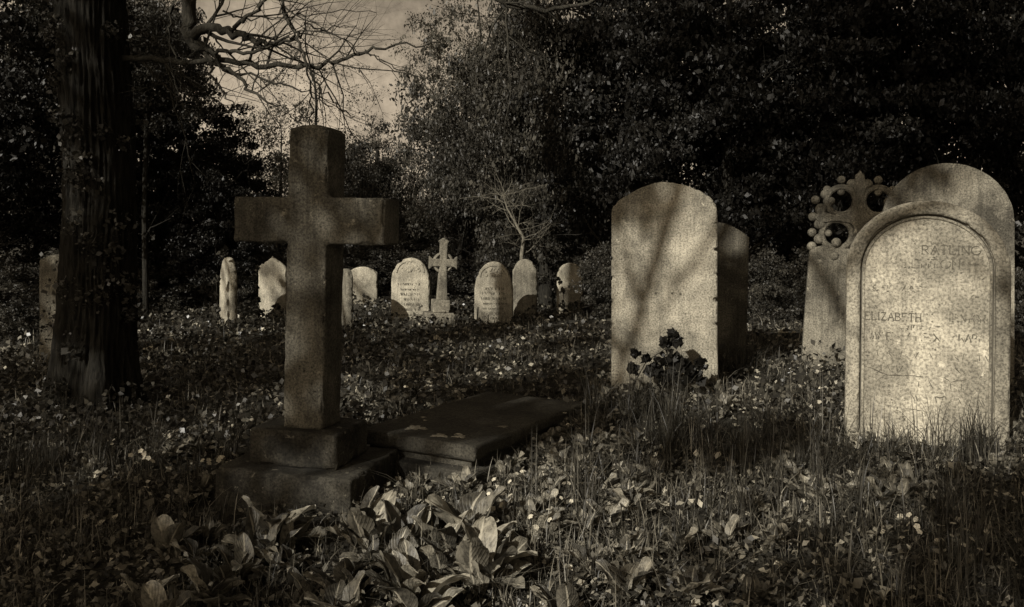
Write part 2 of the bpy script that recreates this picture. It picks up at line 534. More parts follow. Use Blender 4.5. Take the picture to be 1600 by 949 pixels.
SER = .09
GL = {
    'A': [[(0, 0), (.35, 1), (.7, 0)], [(.14, .38), (.56, .38)], [(-.07, 0), (.1, 0)], [(.6, 0), (.8, 0)]],
    'B': [[(0, 0), (0, 1)], [(0, 1)] + arcp(.28, .76, .24, .24, 90, -90) + [(0, .52)], arcp(.3, .26, .28, .26, 90, -90) + [(0, 0)], [(-.08, 1), (.2, 1)]],
    'C': [arcp(.4, .5, .4, .5, 50, 310, 12)],
    'D': [[(0, 0), (0, 1)], [(0, 1)] + arcp(.25, .5, .42, .5, 90, -90, 10) + [(0, 0)], [(-.08, 1), (.1, 1)], [(-.08, 0), (.1, 0)]],
    'E': [[(0, 0), (0, 1)], [(-.05, 1), (.5, 1), (.5, .88)], [(0, .52), (.38, .52)], [(-.05, 0), (.54, 0), (.54, .14)]],
    'F': [[(0, 0), (0, 1)], [(-.05, 1), (.5, 1), (.5, .88)], [(0, .52), (.38, .52)], [(-.08, 0), (.1, 0)]],
    'G': [arcp(.42, .5, .42, .5, 50, 330, 12) + [(.8, .42)], [(.6, .42), (.88, .42)]],
    'H': [[(0, 0), (0, 1)], [(.6, 0), (.6, 1)], [(0, .5), (.6, .5)], [(-.08, 0), (.1, 0)], [(-.08, 1), (.1, 1)], [(.5, 0), (.7, 0)], [(.5, 1), (.7, 1)]],
    'I': [[(.1, 0), (.1, 1)], [(0, 0), (.2, 0)], [(0, 1), (.2, 1)]],
    'K': [[(0, 0), (0, 1)], [(.55, 1), (0, .45)], [(.2, .6), (.62, 0)], [(-.08, 0), (.1, 0)], [(-.08, 1), (.1, 1)]],
    'L': [[(0, 1), (0, 0), (.5, 0), (.52, .15)], [(-.08, 1), (.1, 1)]],
    'M': [[(0, 0), (.06, 1), (.42, .1), (.78, 1), (.84, 0)], [(-.08, 0), (.1, 0)], [(.74, 0), (.92, 0)]],
    'N': [[(0, 0), (0, 1), (.6, 0), (.6, 1)], [(-.08, 0), (.1, 0)], [(.5, 1), (.7, 1)]],
    'O': [arcp(.43, .5, .43, .5, 0, 360, 16)],
    'P': [[(0, 0), (0, 1)], [(0, 1)] + arcp(.26, .74, .27, .26, 90, -90) + [(0, .48)], [(-.08, 0), (.1, 0)]],
    'R': [[(0, 0), (0, 1)], [(0, 1)] + arcp(.26, .74, .27, .26, 90, -90) + [(0, .48)], [(.22, .48), (.6, 0)], [(-.08, 0), (.1, 0)]],
    'S': [arcp(.28, .75, .24, .24, 40, 250, 8) + arcp(.28, .25, .26, .25, 80, -140, 8)],
    'T': [[(.3, 0), (.3, 1)], [(0, .88), (0, 1), (.6, 1), (.6, .88)], [(.2, 0), (.4, 0)]],
    'W': [[(0, 1), (.22, 0), (.42, .8), (.62, 0), (.84, 1)]],
    'X': [[(0, 0), (.6, 1)], [(0, 1), (.6, 0)]],
    'Z': [[(0, .88), (0, 1), (.58, 1), (0, 0), (.6, 0), (.6, .14)]],
    '1': [[(.1, 0), (.1, 1)], [(0, 0), (.2, 0)]],
    '8': [arcp(.26, .74, .2, .24, 0, 360, 10), arcp(.26, .26, .25, .26, 0, 360, 10)],
    '4': [[(.42, 0), (.42, 1), (0, .3), (.56, .3)]],
    ',': [[(.05, .08), (0, -.12)]], '.': [[(.02, 0), (.06, .06)]],
}
ADV = {'I': .42, 'L': .72, '1': .42, ' ': .5, 'M': 1.05, 'W': 1.05, 'O': 1.05, 'G': 1.08, 'C': 1.0, 'A': .9, ',': .3, '.': .3}


def letters(name, parent, lines, y, sw, keep=1.0, seed=0, mat='letter'):
    """lines: (text, x_left, z_base, cap height, x_right, keep)"""
    rnd = random.Random(seed)
    vs_, fs = [], []
    for text, x0, z0, ch, x1, kp in lines:
        tot = sum(ADV.get(c, .82) for c in text) - .15
        kx = (x1 - x0) / tot
        x = x0
        for c in text:
            kl = kp * (1 if rnd.random() < .8 else rnd.uniform(.2, .8))
            for stroke in GL.get(c, []):
                for (ax, az), (bx, bz) in zip(stroke, stroke[1:]):
                    ns = 2 if math.hypot(ax - bx, az - bz) > .4 else 1
                    for q in range(ns):
                        if rnd.random() > kl: continue
                        p0 = Vector((x + (ax + (bx - ax) * q / ns) * kx, z0 + (az + (bz - az) * q / ns) * ch))
                        p1 = Vector((x + (ax + (bx - ax) * (q + 1) / ns) * kx, z0 + (az + (bz - az) * (q + 1) / ns) * ch))
                        d = p1 - p0
                        if d.length < 1e-6: continue
                        nrm = Vector((-d.y, d.x)).normalized() * sw * rnd.uniform(.35, .62)
                        i = len(vs_)
                        for p in (p0 - nrm, p1 - nrm * rnd.uniform(.6, 1.2), p1 + nrm * rnd.uniform(.6, 1.2), p0 + nrm):
                            vs_.append((p.x, y - .0002 * (len(vs_) // 4 % 5), p.y))
                        fs.append((i, i + 1, i + 2, i + 3))
            x += ADV.get(c, .82) * kx
    me = np_mesh(name, vs_, fs, M[mat])
    return add(name, me, parent)


def scribble(parent, x0, x1, z, ch, y, sw, keep, rows, gap, seed, name='inscription'):
    """weathered, no longer legible lines of lettering: broken short strokes"""
    rnd = random.Random(seed); vs_, fs = [], []
    for r_ in range(rows):
        zz = z - r_ * gap
        sh = rnd.uniform(0, .35) * (x1 - x0) / 2
        h = ch * rnd.choice((1, 1, .7))
        x = x0 + sh
        while x < x1 - sh:
            if rnd.random() < keep:
                t = rnd.random()
                if t < .6: p0, p1 = (x, zz), (x + rnd.uniform(-.2, .2) * h, zz + h)
                elif t < .8: p0, p1 = (x, zz + h * rnd.choice((0, .5, 1))), (x + h * .5, zz + h * rnd.choice((0, .5, 1)))
                else: p0, p1 = (x, zz + h), (x + h * .5, zz)
                p0, p1 = Vector(p0), Vector(p1); d = p1 - p0
                nrm = Vector((-d.y, d.x)).normalized() * sw * .5
                i = len(vs_)
                for p in (p0 - nrm, p1 - nrm, p1 + nrm, p0 + nrm): vs_.append((p.x, y - .0002 * (len(vs_) // 4 % 3), p.y))
                fs.append((i, i + 1, i + 2, i + 3))
            x += h * rnd.uniform(.3, .55)
    return add(name, np_mesh(name, vs_, fs, M['letter']), parent)


def place_stone(o, px, base_py, d, yaw, lean=0, tilt=0):
    p = pt(px, base_py, d)
    o.location = p
    o.rotation_euler = Euler((R(tilt), R(lean), R(-yaw)), 'XYZ')
    return p


# ================================================================ STONE CROSS
TH = R(14)
cr = empty('stone_cross', (-1.10, 4.655, -.05), (0, R(1.2), -TH))
tag(cr, 'tall dark plain stone cross on a two-step mossy base, largest cross in front', 'stone cross')
# cross body as one outline, extruded
sw_, sd = .1155, .224
zb, zt = .445, 2.055
a0, a1 = 1.43, 1.675
xl, xr = -.435, .44
prof = [(-sw_, zb), (-sw_, a0), (xl, a0), (xl, a1), (-sw_, a1), (-sw_ + .004, zt - .012), (-sw_ * .4, zt + .006), (sw_ * .4, zt + .006),
        (sw_ - .002, zt - .012), (sw_, a1), (xr, a1), (xr, a0), (sw_, a0), (sw_, zb)]
bm = slab_bm(prof, sd, .010, y0=-.112)
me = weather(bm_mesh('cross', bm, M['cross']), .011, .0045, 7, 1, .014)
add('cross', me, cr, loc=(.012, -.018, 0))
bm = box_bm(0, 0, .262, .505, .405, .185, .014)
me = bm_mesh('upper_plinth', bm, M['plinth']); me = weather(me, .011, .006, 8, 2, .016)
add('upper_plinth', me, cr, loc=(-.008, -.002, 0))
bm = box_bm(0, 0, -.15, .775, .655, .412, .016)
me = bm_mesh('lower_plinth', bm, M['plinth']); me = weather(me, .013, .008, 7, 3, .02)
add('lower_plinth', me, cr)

# sunk kerb beside the cross base
bm = box_bm(0, 0, -.2, .17, .75, .30, .015)
me = bm_mesh('kerb_stone', bm, M['plinth']); roughen(me, .006, 8, 4)
p = pt(655, 800, 4.35)
k = add('kerb_stone', me, None, (p.x, p.y + .15, -.03), (0, 0, R(-30)))
tag(k, 'low mossy kerb stone half buried to the right of the dark cross base', 'kerb stone')

# ================================================================ LEDGER SLAB
B = Vector((-.191, 4.63, 0)); Cc = Vector((.459, 5.82, 0))
ldir = (Cc - B).normalized(); wdir = Vector((-ldir.y, ldir.x, 0))
ctr = B + ldir * .72 + wdir * .40
ang = math.atan2(ldir.y, ldir.x) - math.pi / 2
lg = empty('ledger_tomb', (ctr.x, ctr.y, 0.0), (R(-1), R(.5), ang))
tag(lg, 'low flat dark ledger tomb lying in the leaves right of the cross base', 'ledger tomb')
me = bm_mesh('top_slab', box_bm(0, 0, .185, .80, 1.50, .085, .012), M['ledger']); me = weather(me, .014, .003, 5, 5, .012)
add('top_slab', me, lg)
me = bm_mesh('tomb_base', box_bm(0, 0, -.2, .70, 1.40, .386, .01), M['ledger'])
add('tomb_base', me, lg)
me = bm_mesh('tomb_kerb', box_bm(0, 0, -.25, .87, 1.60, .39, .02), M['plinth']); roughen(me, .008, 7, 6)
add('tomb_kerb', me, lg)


def lichen_patch(parent, cx, cy, z, r, seed):
    rnd = random.Random(seed); bm = bmesh.new()
    n = 46; c = bm.verts.new((cx, cy, z + .006)); ring = []
    for i in range(n):
        a = 2 * math.pi * i / n
        q = r * (1 + .28 * math.sin(a * 3 + seed) + .2 * math.sin(a * 7 + seed * 2) + rnd.uniform(-.14, .14))
        ring.append(bm.verts.new((cx + q * math.cos(a), cy + q * math.sin(a) * .9, z + .001)))
    for i in range(n): bm.faces.new((c, ring[i], ring[(i + 1) % n]))
    add('lichen_patch', bm_mesh('lichen_patch', bm, M['lichen']), parent)


for cx, cy, r, s in ((-.13, -.55, .06, 1), (.10, -.64, .045, 2), (.21, -.60, .035, 3), (.29, -.24, .026, 4), (-.26, -.28, .016, 5), (-.2, -.35, .012, 6), (.17, -.55, .022, 8)):
    lichen_patch(lg, cx, cy, .2725, r, s)

# ================================================================ FRONT RIGHT HEADSTONE
def pxs(px, s): return px / s
m_d = 5.0; sM = F / m_d
W = 232 / sM; H = 376 / sM
hm = empty('headstone', (0, 0, 0)); place_stone(hm, 1444, 690, m_d, 19, .6)
tag(hm, 'large pale round-topped headstone with moulded border and faint ELIZABETH inscription, foremost at the right', 'headstone', 'pale headstones')
po = arch(W, H, W * .47, 'round', 40)
bw_ = .078
pi_ = [(x * (1 - 2 * bw_ / W), z if z < H - W * .47 + .001 else (H - W * .47) + (z - (H - W * .47)) * (1 - bw_ / (W * .47))) for x, z in po]
me = bm_mesh('slab', slab_bm([(x * .995, z - .002) for x, z in po], .11, .008, .001, 1, y0=.0), M['pale'])
add('slab', me, hm)
me = weather(bm_mesh('border', frame_bm(po, pi_, -.034, .006, .009), M['border']), .009, .0015, 9, 6, .008)
add('border', me, hm)
# roll moulding and groove inside the border
def offs(f): return [(x * (1 - 2 * f / W), z if z < H - W * .47 + .001 else (H - W * .47) + (z - (H - W * .47)) * (1 - f / (W * .47))) for x, z in po]
me = bm_mesh('groove', frame_bm(offs(.080), offs(.088), -.0018, .004, 0), M['groove']); add('groove', me, hm)
me = bm_mesh('roll_moulding', frame_bm(offs(.090), offs(.104), -.010, .004, .004), M['border']); add('roll_moulding', me, hm)


def mz(py): return (690 - py) / sM
def mx(px): return (px - 1444) / sM


letters('inscription', hm, [
        ('RATLING', mx(1438), mz(397), .050, mx(1521), .97),
    ('LENTON', mx(1412), mz(419), .050, mx(1492), .75),
    ('1811', mx(1360), mz(457), .036, mx(1392), .6),
    ('MAR', mx(1404), mz(457), .036, mx(1440), .3),
    ('H4', mx(1490), mz(465), .036, mx(1520), .35),
    ('ELIZABETH', mx(1357), mz(503), .046, mx(1438), 1.0),
    ('H', mx(1446), mz(502), .042, mx(1454), .6),
    ('LENTON', mx(1478), mz(501), .044, mx(1527), .65),
    ('WIFE', mx(1412), mz(517), .028, mx(1442), .5),
    ('OF', mx(1450), mz(517), .028, mx(1466), .35),
    ('DANIEL', mx(1360), mz(534), .044, mx(1402), .5),
    ('ALEX', mx(1416), mz(533), .044, mx(1466), .4),
    ('KNAPP', mx(1482), mz(531), .042, mx(1526), .6),
    ('C', mx(1356), mz(556), .044, mx(1370), .7),
], -.0022, .0055, seed=4)
scribble(hm, mx(1350), mx(1535), mz(560), .034, -.0022, .004, .16, 7, .085, 8, 'worn_inscription')

def crack(parent, pts, y, w_, seed):
    rd_ = random.Random(seed); Q = []
    for (x0, z0), (x1, z1) in zip(pts, pts[1:]):
        for i in range(5): Q.append((x0 + (x1 - x0) * i / 5, z0 + (z1 - z0) * i / 5 + rd_.uniform(-.003, .003)))
    Q.append(pts[-1]); V_, F_ = [], []
    for i, (x, z) in enumerate(Q):
        h = w_ * rd_.uniform(.25, 1) * (.25 if i in (0, len(Q) - 1) else 1)
        V_ += [(x, y, z - h / 2), (x, y, z + h / 2)]
        if i: F_.append((2 * i - 2, 2 * i, 2 * i + 1, 2 * i - 1))
    add('crack', np_mesh('crack', V_, F_, M['groove']), parent)


crack(hm, [(mx(1360), mz(578)), (mx(1392), mz(590)), (mx(1420), mz(588)), (mx(1442), mz(589))], -.003, .007, 1)
crack(hm, [(mx(1458), mz(620)), (mx(1474), mz(618))], -.003, .008, 2)
crack(hm, [(mx(1470), mz(588)), (mx(1480), mz(594)), (mx(1500), mz(590))], -.003, .006, 3)
crack(hm, [(mx(1486), mz(572)), (mx(1494), mz(580))], -.003, .01, 4)
crack(hm, [(mx(1415), mz(640)), (mx(1440), mz(643)), (mx(1446), mz(650))], -.003, .006, 5)

# ================================================================ CENTRE HEADSTONE (custom hipped outline with dowel notches)
i_d = 6.4; sI = F / i_d
zz4 = [(88, 190), (90, 168), (97, 150), (120, 130), (150, 112), (200, 84), (250, 67), (283, 60), (330, 65), (380, 76), (430, 96), (470, 122), (488, 145), (495, 170), (497, 200)]
pc = [((x * .4 + 920 - 1038) / sI, (600 - (y * .4 + 260)) / sI) for x, y in zz4]
notL = [360, 440, 533, 622]
notR = [228, 324, 420, 518, 612]


def notch(xe, py, side):
    z = (600 - (py * .4 + 260)) / sI
    d = .028 * side
    return [(xe, z + .010), (xe - d, z + .007), (xe - d, z - .009), (xe, z - .012)]


xL = pc[0][0]; xR = pc[-1][0]
left = [(xL - .003, -.35)]
for py in sorted(notL, reverse=True):
    q = notch(xL, py, -1); left += q[::-1]
right = []
for py in notR: right += notch(xR, py, 1)
right += [(xR + .012, -.35)]
hi_ = empty('headstone', (0, 0, 0)); place_stone(hi_, 1038, 600, i_d, 12.5, 0)
tag(hi_, 'tall pale hip-topped headstone with notched edges and no writing, crossed by a branch shadow', 'headstone', 'pale headstones')
me = weather(bm_mesh('slab', slab_bm(left + pc + right, .12, .006, 0, y0=0), M['pale2']), .009, .0012, 9, 4, .008)
add('slab', me, hi_)
bm = bmesh.new()
for hx, hy in ((262, 497), (325, 496), (357, 499), (112, 498), (137, 187), (125, 612), (150, 420), (300, 330)):
    r_ = .009 if hy in (497, 499, 496) else .005
    mt = Matrix.Translation(((hx * .4 + 920 - 1038) / sI, -.0025, (600 - (hy * .4 + 260)) / sI)) @ Matrix.Rotation(R(90), 4, 'X')
    bmesh.ops.create_circle(bm, cap_ends=True, segments=10, radius=r_, matrix=mt)
add('dowel_hole', bm_mesh('dowel_holes', bm, M['groove']), hi_)

# stone right behind the centre one
o = add('headstone', bm_mesh('headstone', slab_bm(arch(.62, 1.13, .13, 'flat', 20), .10, .02, .001, 3), M['dim'])); place_stone(o, 1110, 545, 7.6, 12, 1.5)
tag(o, 'dim grey headstone with rounded corners half hidden behind the tall hip-topped headstone', 'headstone', 'headstones in shade')

# large round stone behind the right one
l_d = 6.25; sL = F / l_d
o = add('headstone', bm_mesh('headstone', slab_bm(arch(186 / sL, (575 - 255) / sL, 92 / sL, 'round', 40), .13, .008, .0015, 4), M['mid'])); place_stone(o, 1479, 575, l_d, 21, 0)
tag(o, 'broad grey round-topped headstone standing directly behind the foremost ELIZABETH headstone', 'headstone', 'pale headstones')

# ================================================================ TRACERY HEADSTONE
k_d = 7.2; sK = F / k_d
tk = empty('headstone', (0, 0, 0)); place_stone(tk, 1338, 565, k_d, 16, 1.2)
tag(tk, 'headstone with a pierced tracery cross head of knobbed lobes, left of the broad round stone', 'headstone', 'pale headstones')


def kx(px): return (px - 1338 + (343 - 565) * 0) / sK
def kz(py): return (565 - py) / sK


body = [(-84 / sK, -.35), (-74 / sK, kz(410)), (-72 / sK, kz(394)), (-64 / sK, kz(388)), (-52 / sK, kz(385)), (-34 / sK, kz(389)), (34 / sK, kz(389)), (52 / sK, kz(385)), (64 / sK, kz(388)), (72 / sK, kz(394)), (74 / sK, kz(410)), (84 / sK, -.35)]
add('slab', bm_mesh('slab', slab_bm(body, .11, .012, .001, 5), M['mid']), tk)
scribble(tk, kx(1280), kx(1318), kz(436), .035, -.002, .005, .8, 2, .06, 3)
bm = bmesh.new()


def annulus(bm, cx, cz, r0, r1, y0, y1, n=36):
    rings = []
    for r_, y in ((r0, y0 + .012), (r0 + .012, y0), (r1 - .014, y0), (r1, y0 + .014), (r1, y1), (r0, y1)):
        rings.append([bm.verts.new((cx + r_ * math.cos(2 * math.pi * i / n), y, cz + r_ * math.sin(2 * math.pi * i / n))) for i in range(n)])
    for a in range(6):
        ra, rb = rings[a], rings[(a + 1) % 6]
        for i in range(n): bm.faces.new((ra[i], ra[(i + 1) % n], rb[(i + 1) % n], rb[i]))


def ball(bm, cx, cy, cz, r, sq=.8):
    bmesh.ops.create_uvsphere(bm, u_segments=16, v_segments=10, radius=r, matrix=Matrix.Translation((cx, cy, cz)) @ Matrix.Diagonal((1, sq, 1, 1)))


cy_ = .055
for sx in (-1, 1):
    annulus(bm, sx * 27 / sK, kz(314), 17 / sK, 26 / sK, .012 + .002 * (sx + 1), .092)
    annulus(bm, sx * 32 / sK, kz(367), 18 / sK, 27 / sK, .016 + .002 * (sx + 1), .090)
add('tracery_rings', bm_mesh('tracery_rings', bm, M['mid']), tk)
# cross arms with waisted sides
h_ = 1 / sK
armv = [(-13, 389), (-9, 372), (-7, 358), (-12, 350), (-34, 346), (-52, 349), (-62, 346), (-66, 341), (-62, 335), (-52, 332), (-34, 337), (-13, 334), (-6, 326), (-6, 305), (-10, 290), (-6, 276), (0, 266),
        (6, 276), (10, 290), (6, 305), (6, 326), (13, 334), (34, 337), (52, 332), (62, 335), (66, 341), (62, 346), (52, 349), (34, 346), (12, 350), (7, 358), (9, 372), (13, 389)]
add('tracery_cross', bm_mesh('tracery_cross', slab_bm([(x * h_, kz(y)) for x, y in armv], .10, .010, 0, y0=.0), M['mid']), tk)
bm = bmesh.new()
for bx, bz, br in ((-27, 281, 6.5), (-11, 288, 8.5), (0, 277, 7.5), (-27, 300, 6), (-50, 304, 8), (-65, 313, 7), (-42, 314.5, 6.5),
                   (-56, 328, 9.5), (-68, 340, 7.5), (-57, 351, 9.5), (-69, 365, 7), (-45, 365.5, 6), (-58, 375, 8.5), (-69, 387, 7.5), (-45, 388, 7.5),
                   (-33, 380, 7.5), (-36, 401, 7.5), (-48, 296, 6)):
    for sx in ((-1, 1) if bx else (1,)):
        ball(bm, sx * abs(bx) * h_, .012 if abs(bx) in (36, 33) else .045, kz(bz), br * h_, .9)
add('lobes', bm_mesh('lobes', bm, M['mid'], True), tk)

# ================================================================ DISTANT ROW
fd = 12.5; sF = F / fd


def far_stone(px, base, d, wpx, top, rise, kind, yaw, lean, mat, label, thick=.09, seed=0, rows=None, group='distant headstones'):
    s = F / d
    o = add('headstone', weather(bm_mesh('headstone', slab_bm(arch(wpx / s, (base - top) / s, rise / s, kind, 24), thick, .01, .0015, seed), M[mat]), .018, .001, 8, seed, .022))
    place_stone(o, px, base, d, yaw, lean)
    tag(o, label, 'headstone', group)
    if rows:
        z0, n, gap, kp = rows
        scribble(o, -wpx * .34 / s, wpx * .34 / s, (base - z0) / s, .034, -.004, .009, kp, n, gap, seed)
    return o


far_stone(88, 578, 8.7, 52, 398, 9, 'flat', -8, 0, 'mid', 'plain narrow grey headstone partly hidden by the big tree trunk at the far left', seed=11, group='headstones in shade')
far_stone(351, 506, 12.0, 62, 402, 40, 'gothic', 55, 2.5, 'pale3', 'pale pointed headstone turned nearly edge-on with ivy on its left side', seed=12)
far_stone(425, 494, 13.0, 46, 400, 20, 'ogee', 6, 0, 'pale3', 'pale ogee-topped headstone seen just left of the dark cross shaft', seed=13)
far_stone(566, 470, 14.6, 47, 417, 9, 'flat', -4, 0, 'pale3', 'small squat pale headstone with a low curved top right of the dark cross shaft', seed=14)
far_stone(536, 500, 11.8, 46, 420, 12, 'gothic', 66, 2, 'mid', 'thin edge-on headstone beside the right side of the dark cross shaft', seed=15)
far_stone(641, 505, 12.6, 61, 403, 37, 'round', 4, 0, 'pale3', 'pale arched headstone with worn lettering just left of the small ringed cross', seed=16, rows=(446, 8, .075, .62))
e = far_stone(771, 517, 12.1, 61, 409, 42, 'gothic', 3, .3, 'pale2', 'arched headstone with worn lettering and carved top, right of the small ringed cross', seed=17, rows=(453, 7, .07, .6))
far_stone(820, 503, 13.0, 39, 405, 17, 'shoulder', -4, .5, 'mid', 'narrow shouldered grey headstone tucked behind the carved arched one', seed=18)
far_stone(891, 490, 13.6, 42, 411, 21, 'round', -10, 1, 'pale3', 'small round headstone mottled by leaf shade, rightmost of the distant row', seed=19)

# carved tympana of two arched stones
for px, base, d, y0, wv, yaw in ((641, 505, 12.6, 428, 46, 4), (771, 517, 12.1, 438, 46, 3)):
    s = F / d
    rr = empty
for st, dz, d in ((bpy.data.objects['headstone.%03d' % i], 0, 0) for i in []): pass


def tympanum(stone_o, base, d, top, wpx):
    s = F / d; po_ = []; pi2 = []
    for i in range(15):
        t = math.pi * i / 14
        po_.append((-wpx / 2 / s * math.cos(t), (base - top - 22) / s + 20 / s * math.sin(t)))
        pi2.append((-wpx / 2.25 / s * math.cos(t), (base - top - 22) / s + 17 / s * math.sin(t)))
    bm = frame_bm(po_, pi2, -.012, .004, .003)
    rnd = random.Random(int(base))
    for _ in range(22):
        a = rnd.uniform(0, math.pi); q = rnd.uniform(0, 1)
        ball(bm, -wpx / 2.7 / s * math.cos(a) * q, 0, (base - top - 20) / s + 14 / s * math.sin(a) * q, rnd.uniform(.012, .024), .6)
    add('carved_panel', bm_mesh('carved_panel', bm, stone_o.data.materials[0]), stone_o)


tympanum(e, 517, 12.1, 411, 46)
for ob in bpy.data.objects:
    if ob.get('label', '').startswith('pale arched headstone with worn'): tympanum(ob, 505, 12.6, 404, 46); break

# small ringed cross
cd = 12.0; sC = F / cd
cc = empty('ringed_cross', (0, 0, 0)); place_stone(cc, 690, 513, cd, -14, 2.2)
tag(cc, 'small pale ringed cross on a stepped block among the distant headstones', 'stone cross')
add('lower_step', bm_mesh('lower_step', box_bm(-.03, .1, -.3, 46 / sC, .36, .3 + 24 / sC, .015), M['mid']), cc)
add('upper_step', bm_mesh('upper_step', box_bm(-.01, .1, 24 / sC, 27 / sC, .24, 20 / sC, .02), M['mid']), cc)
cp = [(-8, 43), (-5.5, 96), (-17, 96), (-22, 92), (-22, 112), (-17, 108), (-5.5, 108), (-5.5, 132), (-8, 136), (0, 141), (8, 136), (5.5, 132), (5.5, 108), (17, 108), (22, 112), (22, 92), (17, 96), (5.5, 96), (8, 43)]
add('cross', bm_mesh('cross', slab_bm([(x / sC, z / sC) for x, z in cp], .12, .012, 0, y0=.04), M['mid']), cc)
bm = bmesh.new(); annulus(bm, 0, 102 / sC, 12.5 / sC, 16.5 / sC, .055, .135)
add('ring', bm_mesh('ring', bm, M['mid']), cc)

# ================================================================ VEGETATION
rng = np.random.default_rng(7)


def rotmats(n, rng, up_bias=0.0):
    """random orthonormal frames: a = leaf direction, b = leaf side, c = normal"""
    c = rng.normal(size=(n, 3)); c[:, 2] = c[:, 2] + up_bias
    c /= np.linalg.norm(c, axis=1)[:, None]
    a = rng.normal(size=(n, 3)); a -= (a * c).sum(1)[:, None] * c
    a /= np.linalg.norm(a, axis=1)[:, None]
    b = np.cross(c, a)
    return a, b, c


def leaf_quads(P, size, aspect, rng, up_bias=0, fold=.2):
    n = len(P)
    a, b, c = rotmats(n, rng, up_bias)
    s = np.asarray(size).reshape(-1, 1) * np.ones((n, 1))
    v0 = P - a * s * .5
    v2 = P + a * s * .5
    m_ = P + a * s * .04 + c * s * fold * rng.uniform(-.5, 1, (n, 1))
    v1 = m_ - b * s * aspect * .5
    v3 = m_ + b * s * aspect * .5
    V = np.stack([v0, v1, v2, v3], 1).reshape(-1, 3)
    Fc = np.arange(n * 4).reshape(-1, 4)
    return V, Fc


def clusters_mesh(name, mat, centers, radii, per, size, rng, flat=.7, up=.4, aspect=.55):
    P = []
    for c, r_ in zip(centers, radii):
        n = int(per)
        g = rng.normal(size=(n, 3)); g /= np.linalg.norm(g, axis=1)[:, None]
        g *= (rng.random((n, 1)) ** .45) * r_
        g[:, 2] *= flat
        P.append(np.array(c) + g)
    P = np.concatenate(P)
    n = len(P)
    s = size * np.clip(rng.lognormal(-.12, .42, n), .3, 2.4)
    V_, F_ = leaf_quads(P, s, aspect, rng, up)
    # clump tone varies from spray to spray
    ct = np.repeat(rng.random(len(centers)), int(per))
    rn = np.clip(.6 * ct ** 1.3 + .45 * rng.random(n) ** 2, 0, 1)
    return np_mesh(name, V_, F_, mat, rnd=rn)


def crown_proto(name, mat, nclu, per, size, seed, kind='round'):
    """crown in a unit-radius 3 m body: (x, y) radius 3, z half height 3"""
    rg = np.random.default_rng(seed)
    C_, Rr = [], []
    while len(C_) < nclu:
        p = rg.normal(size=3); p /= np.linalg.norm(p)
        q = rg.random() ** .38
        if kind == 'cone':
            z = rg.uniform(-1, 1); rad = (1 - (z + 1) / 2) ** .8 * rg.random() ** .35
            a = rg.uniform(0, 2 * math.pi)
            c = np.array([rad * math.cos(a), rad * math.sin(a), z]) * 3
            Rr.append(rg.uniform(.25, .6) * (1 - .35 * (z + 1) / 2))
        else:
            lump = 1 + .22 * math.sin(p[0] * 5 + seed) * math.sin(p[2] * 4 + p[1] * 3)
            c = p * q * 3 * lump * .88
            Rr.append(rg.uniform(.35, .75) if q > .6 else rg.uniform(.5, .9))
        C_.append(c)
    return clusters_mesh(name, mat, C_, Rr, per, size, rg, flat=.6 if kind != 'yew' else .3)


PROTO = {
    'round': [crown_proto('crown', M['crown'], 130, 330, .085, s) for s in (1, 2)],
    'loose': [crown_proto('crown', M['crown_light'], 95, 190, .075, s) for s in (3, 4)],
    'twiggy': [crown_proto('crown', M['crown'], 80, 75, .06, 12)],
    'yew': [crown_proto('crown', M['crown_dark'], 190, 260, .085, s, 'yew') for s in (5, 6)],
    'cone': [crown_proto('crown', M['crown'], 170, 260, .07, 8, 'cone')],
    'bush': [crown_proto('foliage', M['crown'], 110, 200, .13, s) for s in (9, 10)],
}


def tube_mesh(paths, seg=8):
    """paths: list of (points Nx3, radii N)"""
    Vs, Fs = [], []; base = 0
    for P, rr in paths:
        P = np.asarray(P, dtype=float); rr = np.asarray(rr, dtype=float)
        n = len(P)
        T = np.gradient(P, axis=0); T /= np.linalg.norm(T, axis=1)[:, None] + 1e-9
        up = np.array([.13, .31, .94]) if abs(T[0][2]) < .9 else np.array([1., .1, 0])
        A = np.cross(T, up); A /= np.linalg.norm(A, axis=1)[:, None] + 1e-9
        Bn = np.cross(T, A)
        sg = seg if rr[0] > .02 else max(4, seg // 2)
        an = np.arange(sg) * 2 * math.pi / sg
        ring = P[:, None, :] + rr[:, None, None] * (np.cos(an)[None, :, None] * A[:, None, :] + np.sin(an)[None, :, None] * Bn[:, None, :])
        Vs.append(ring.reshape(-1, 3))
        i = np.arange(n - 1)[:, None] * sg; j = np.arange(sg)[None, :]; j2 = (j + 1) % sg
        Fs.append(np.stack([i + j, i + j2, i + sg + j2, i + sg + j], -1).reshape(-1, 4) + base)
        base += n * sg
    return np.concatenate(Vs), np.concatenate(Fs)


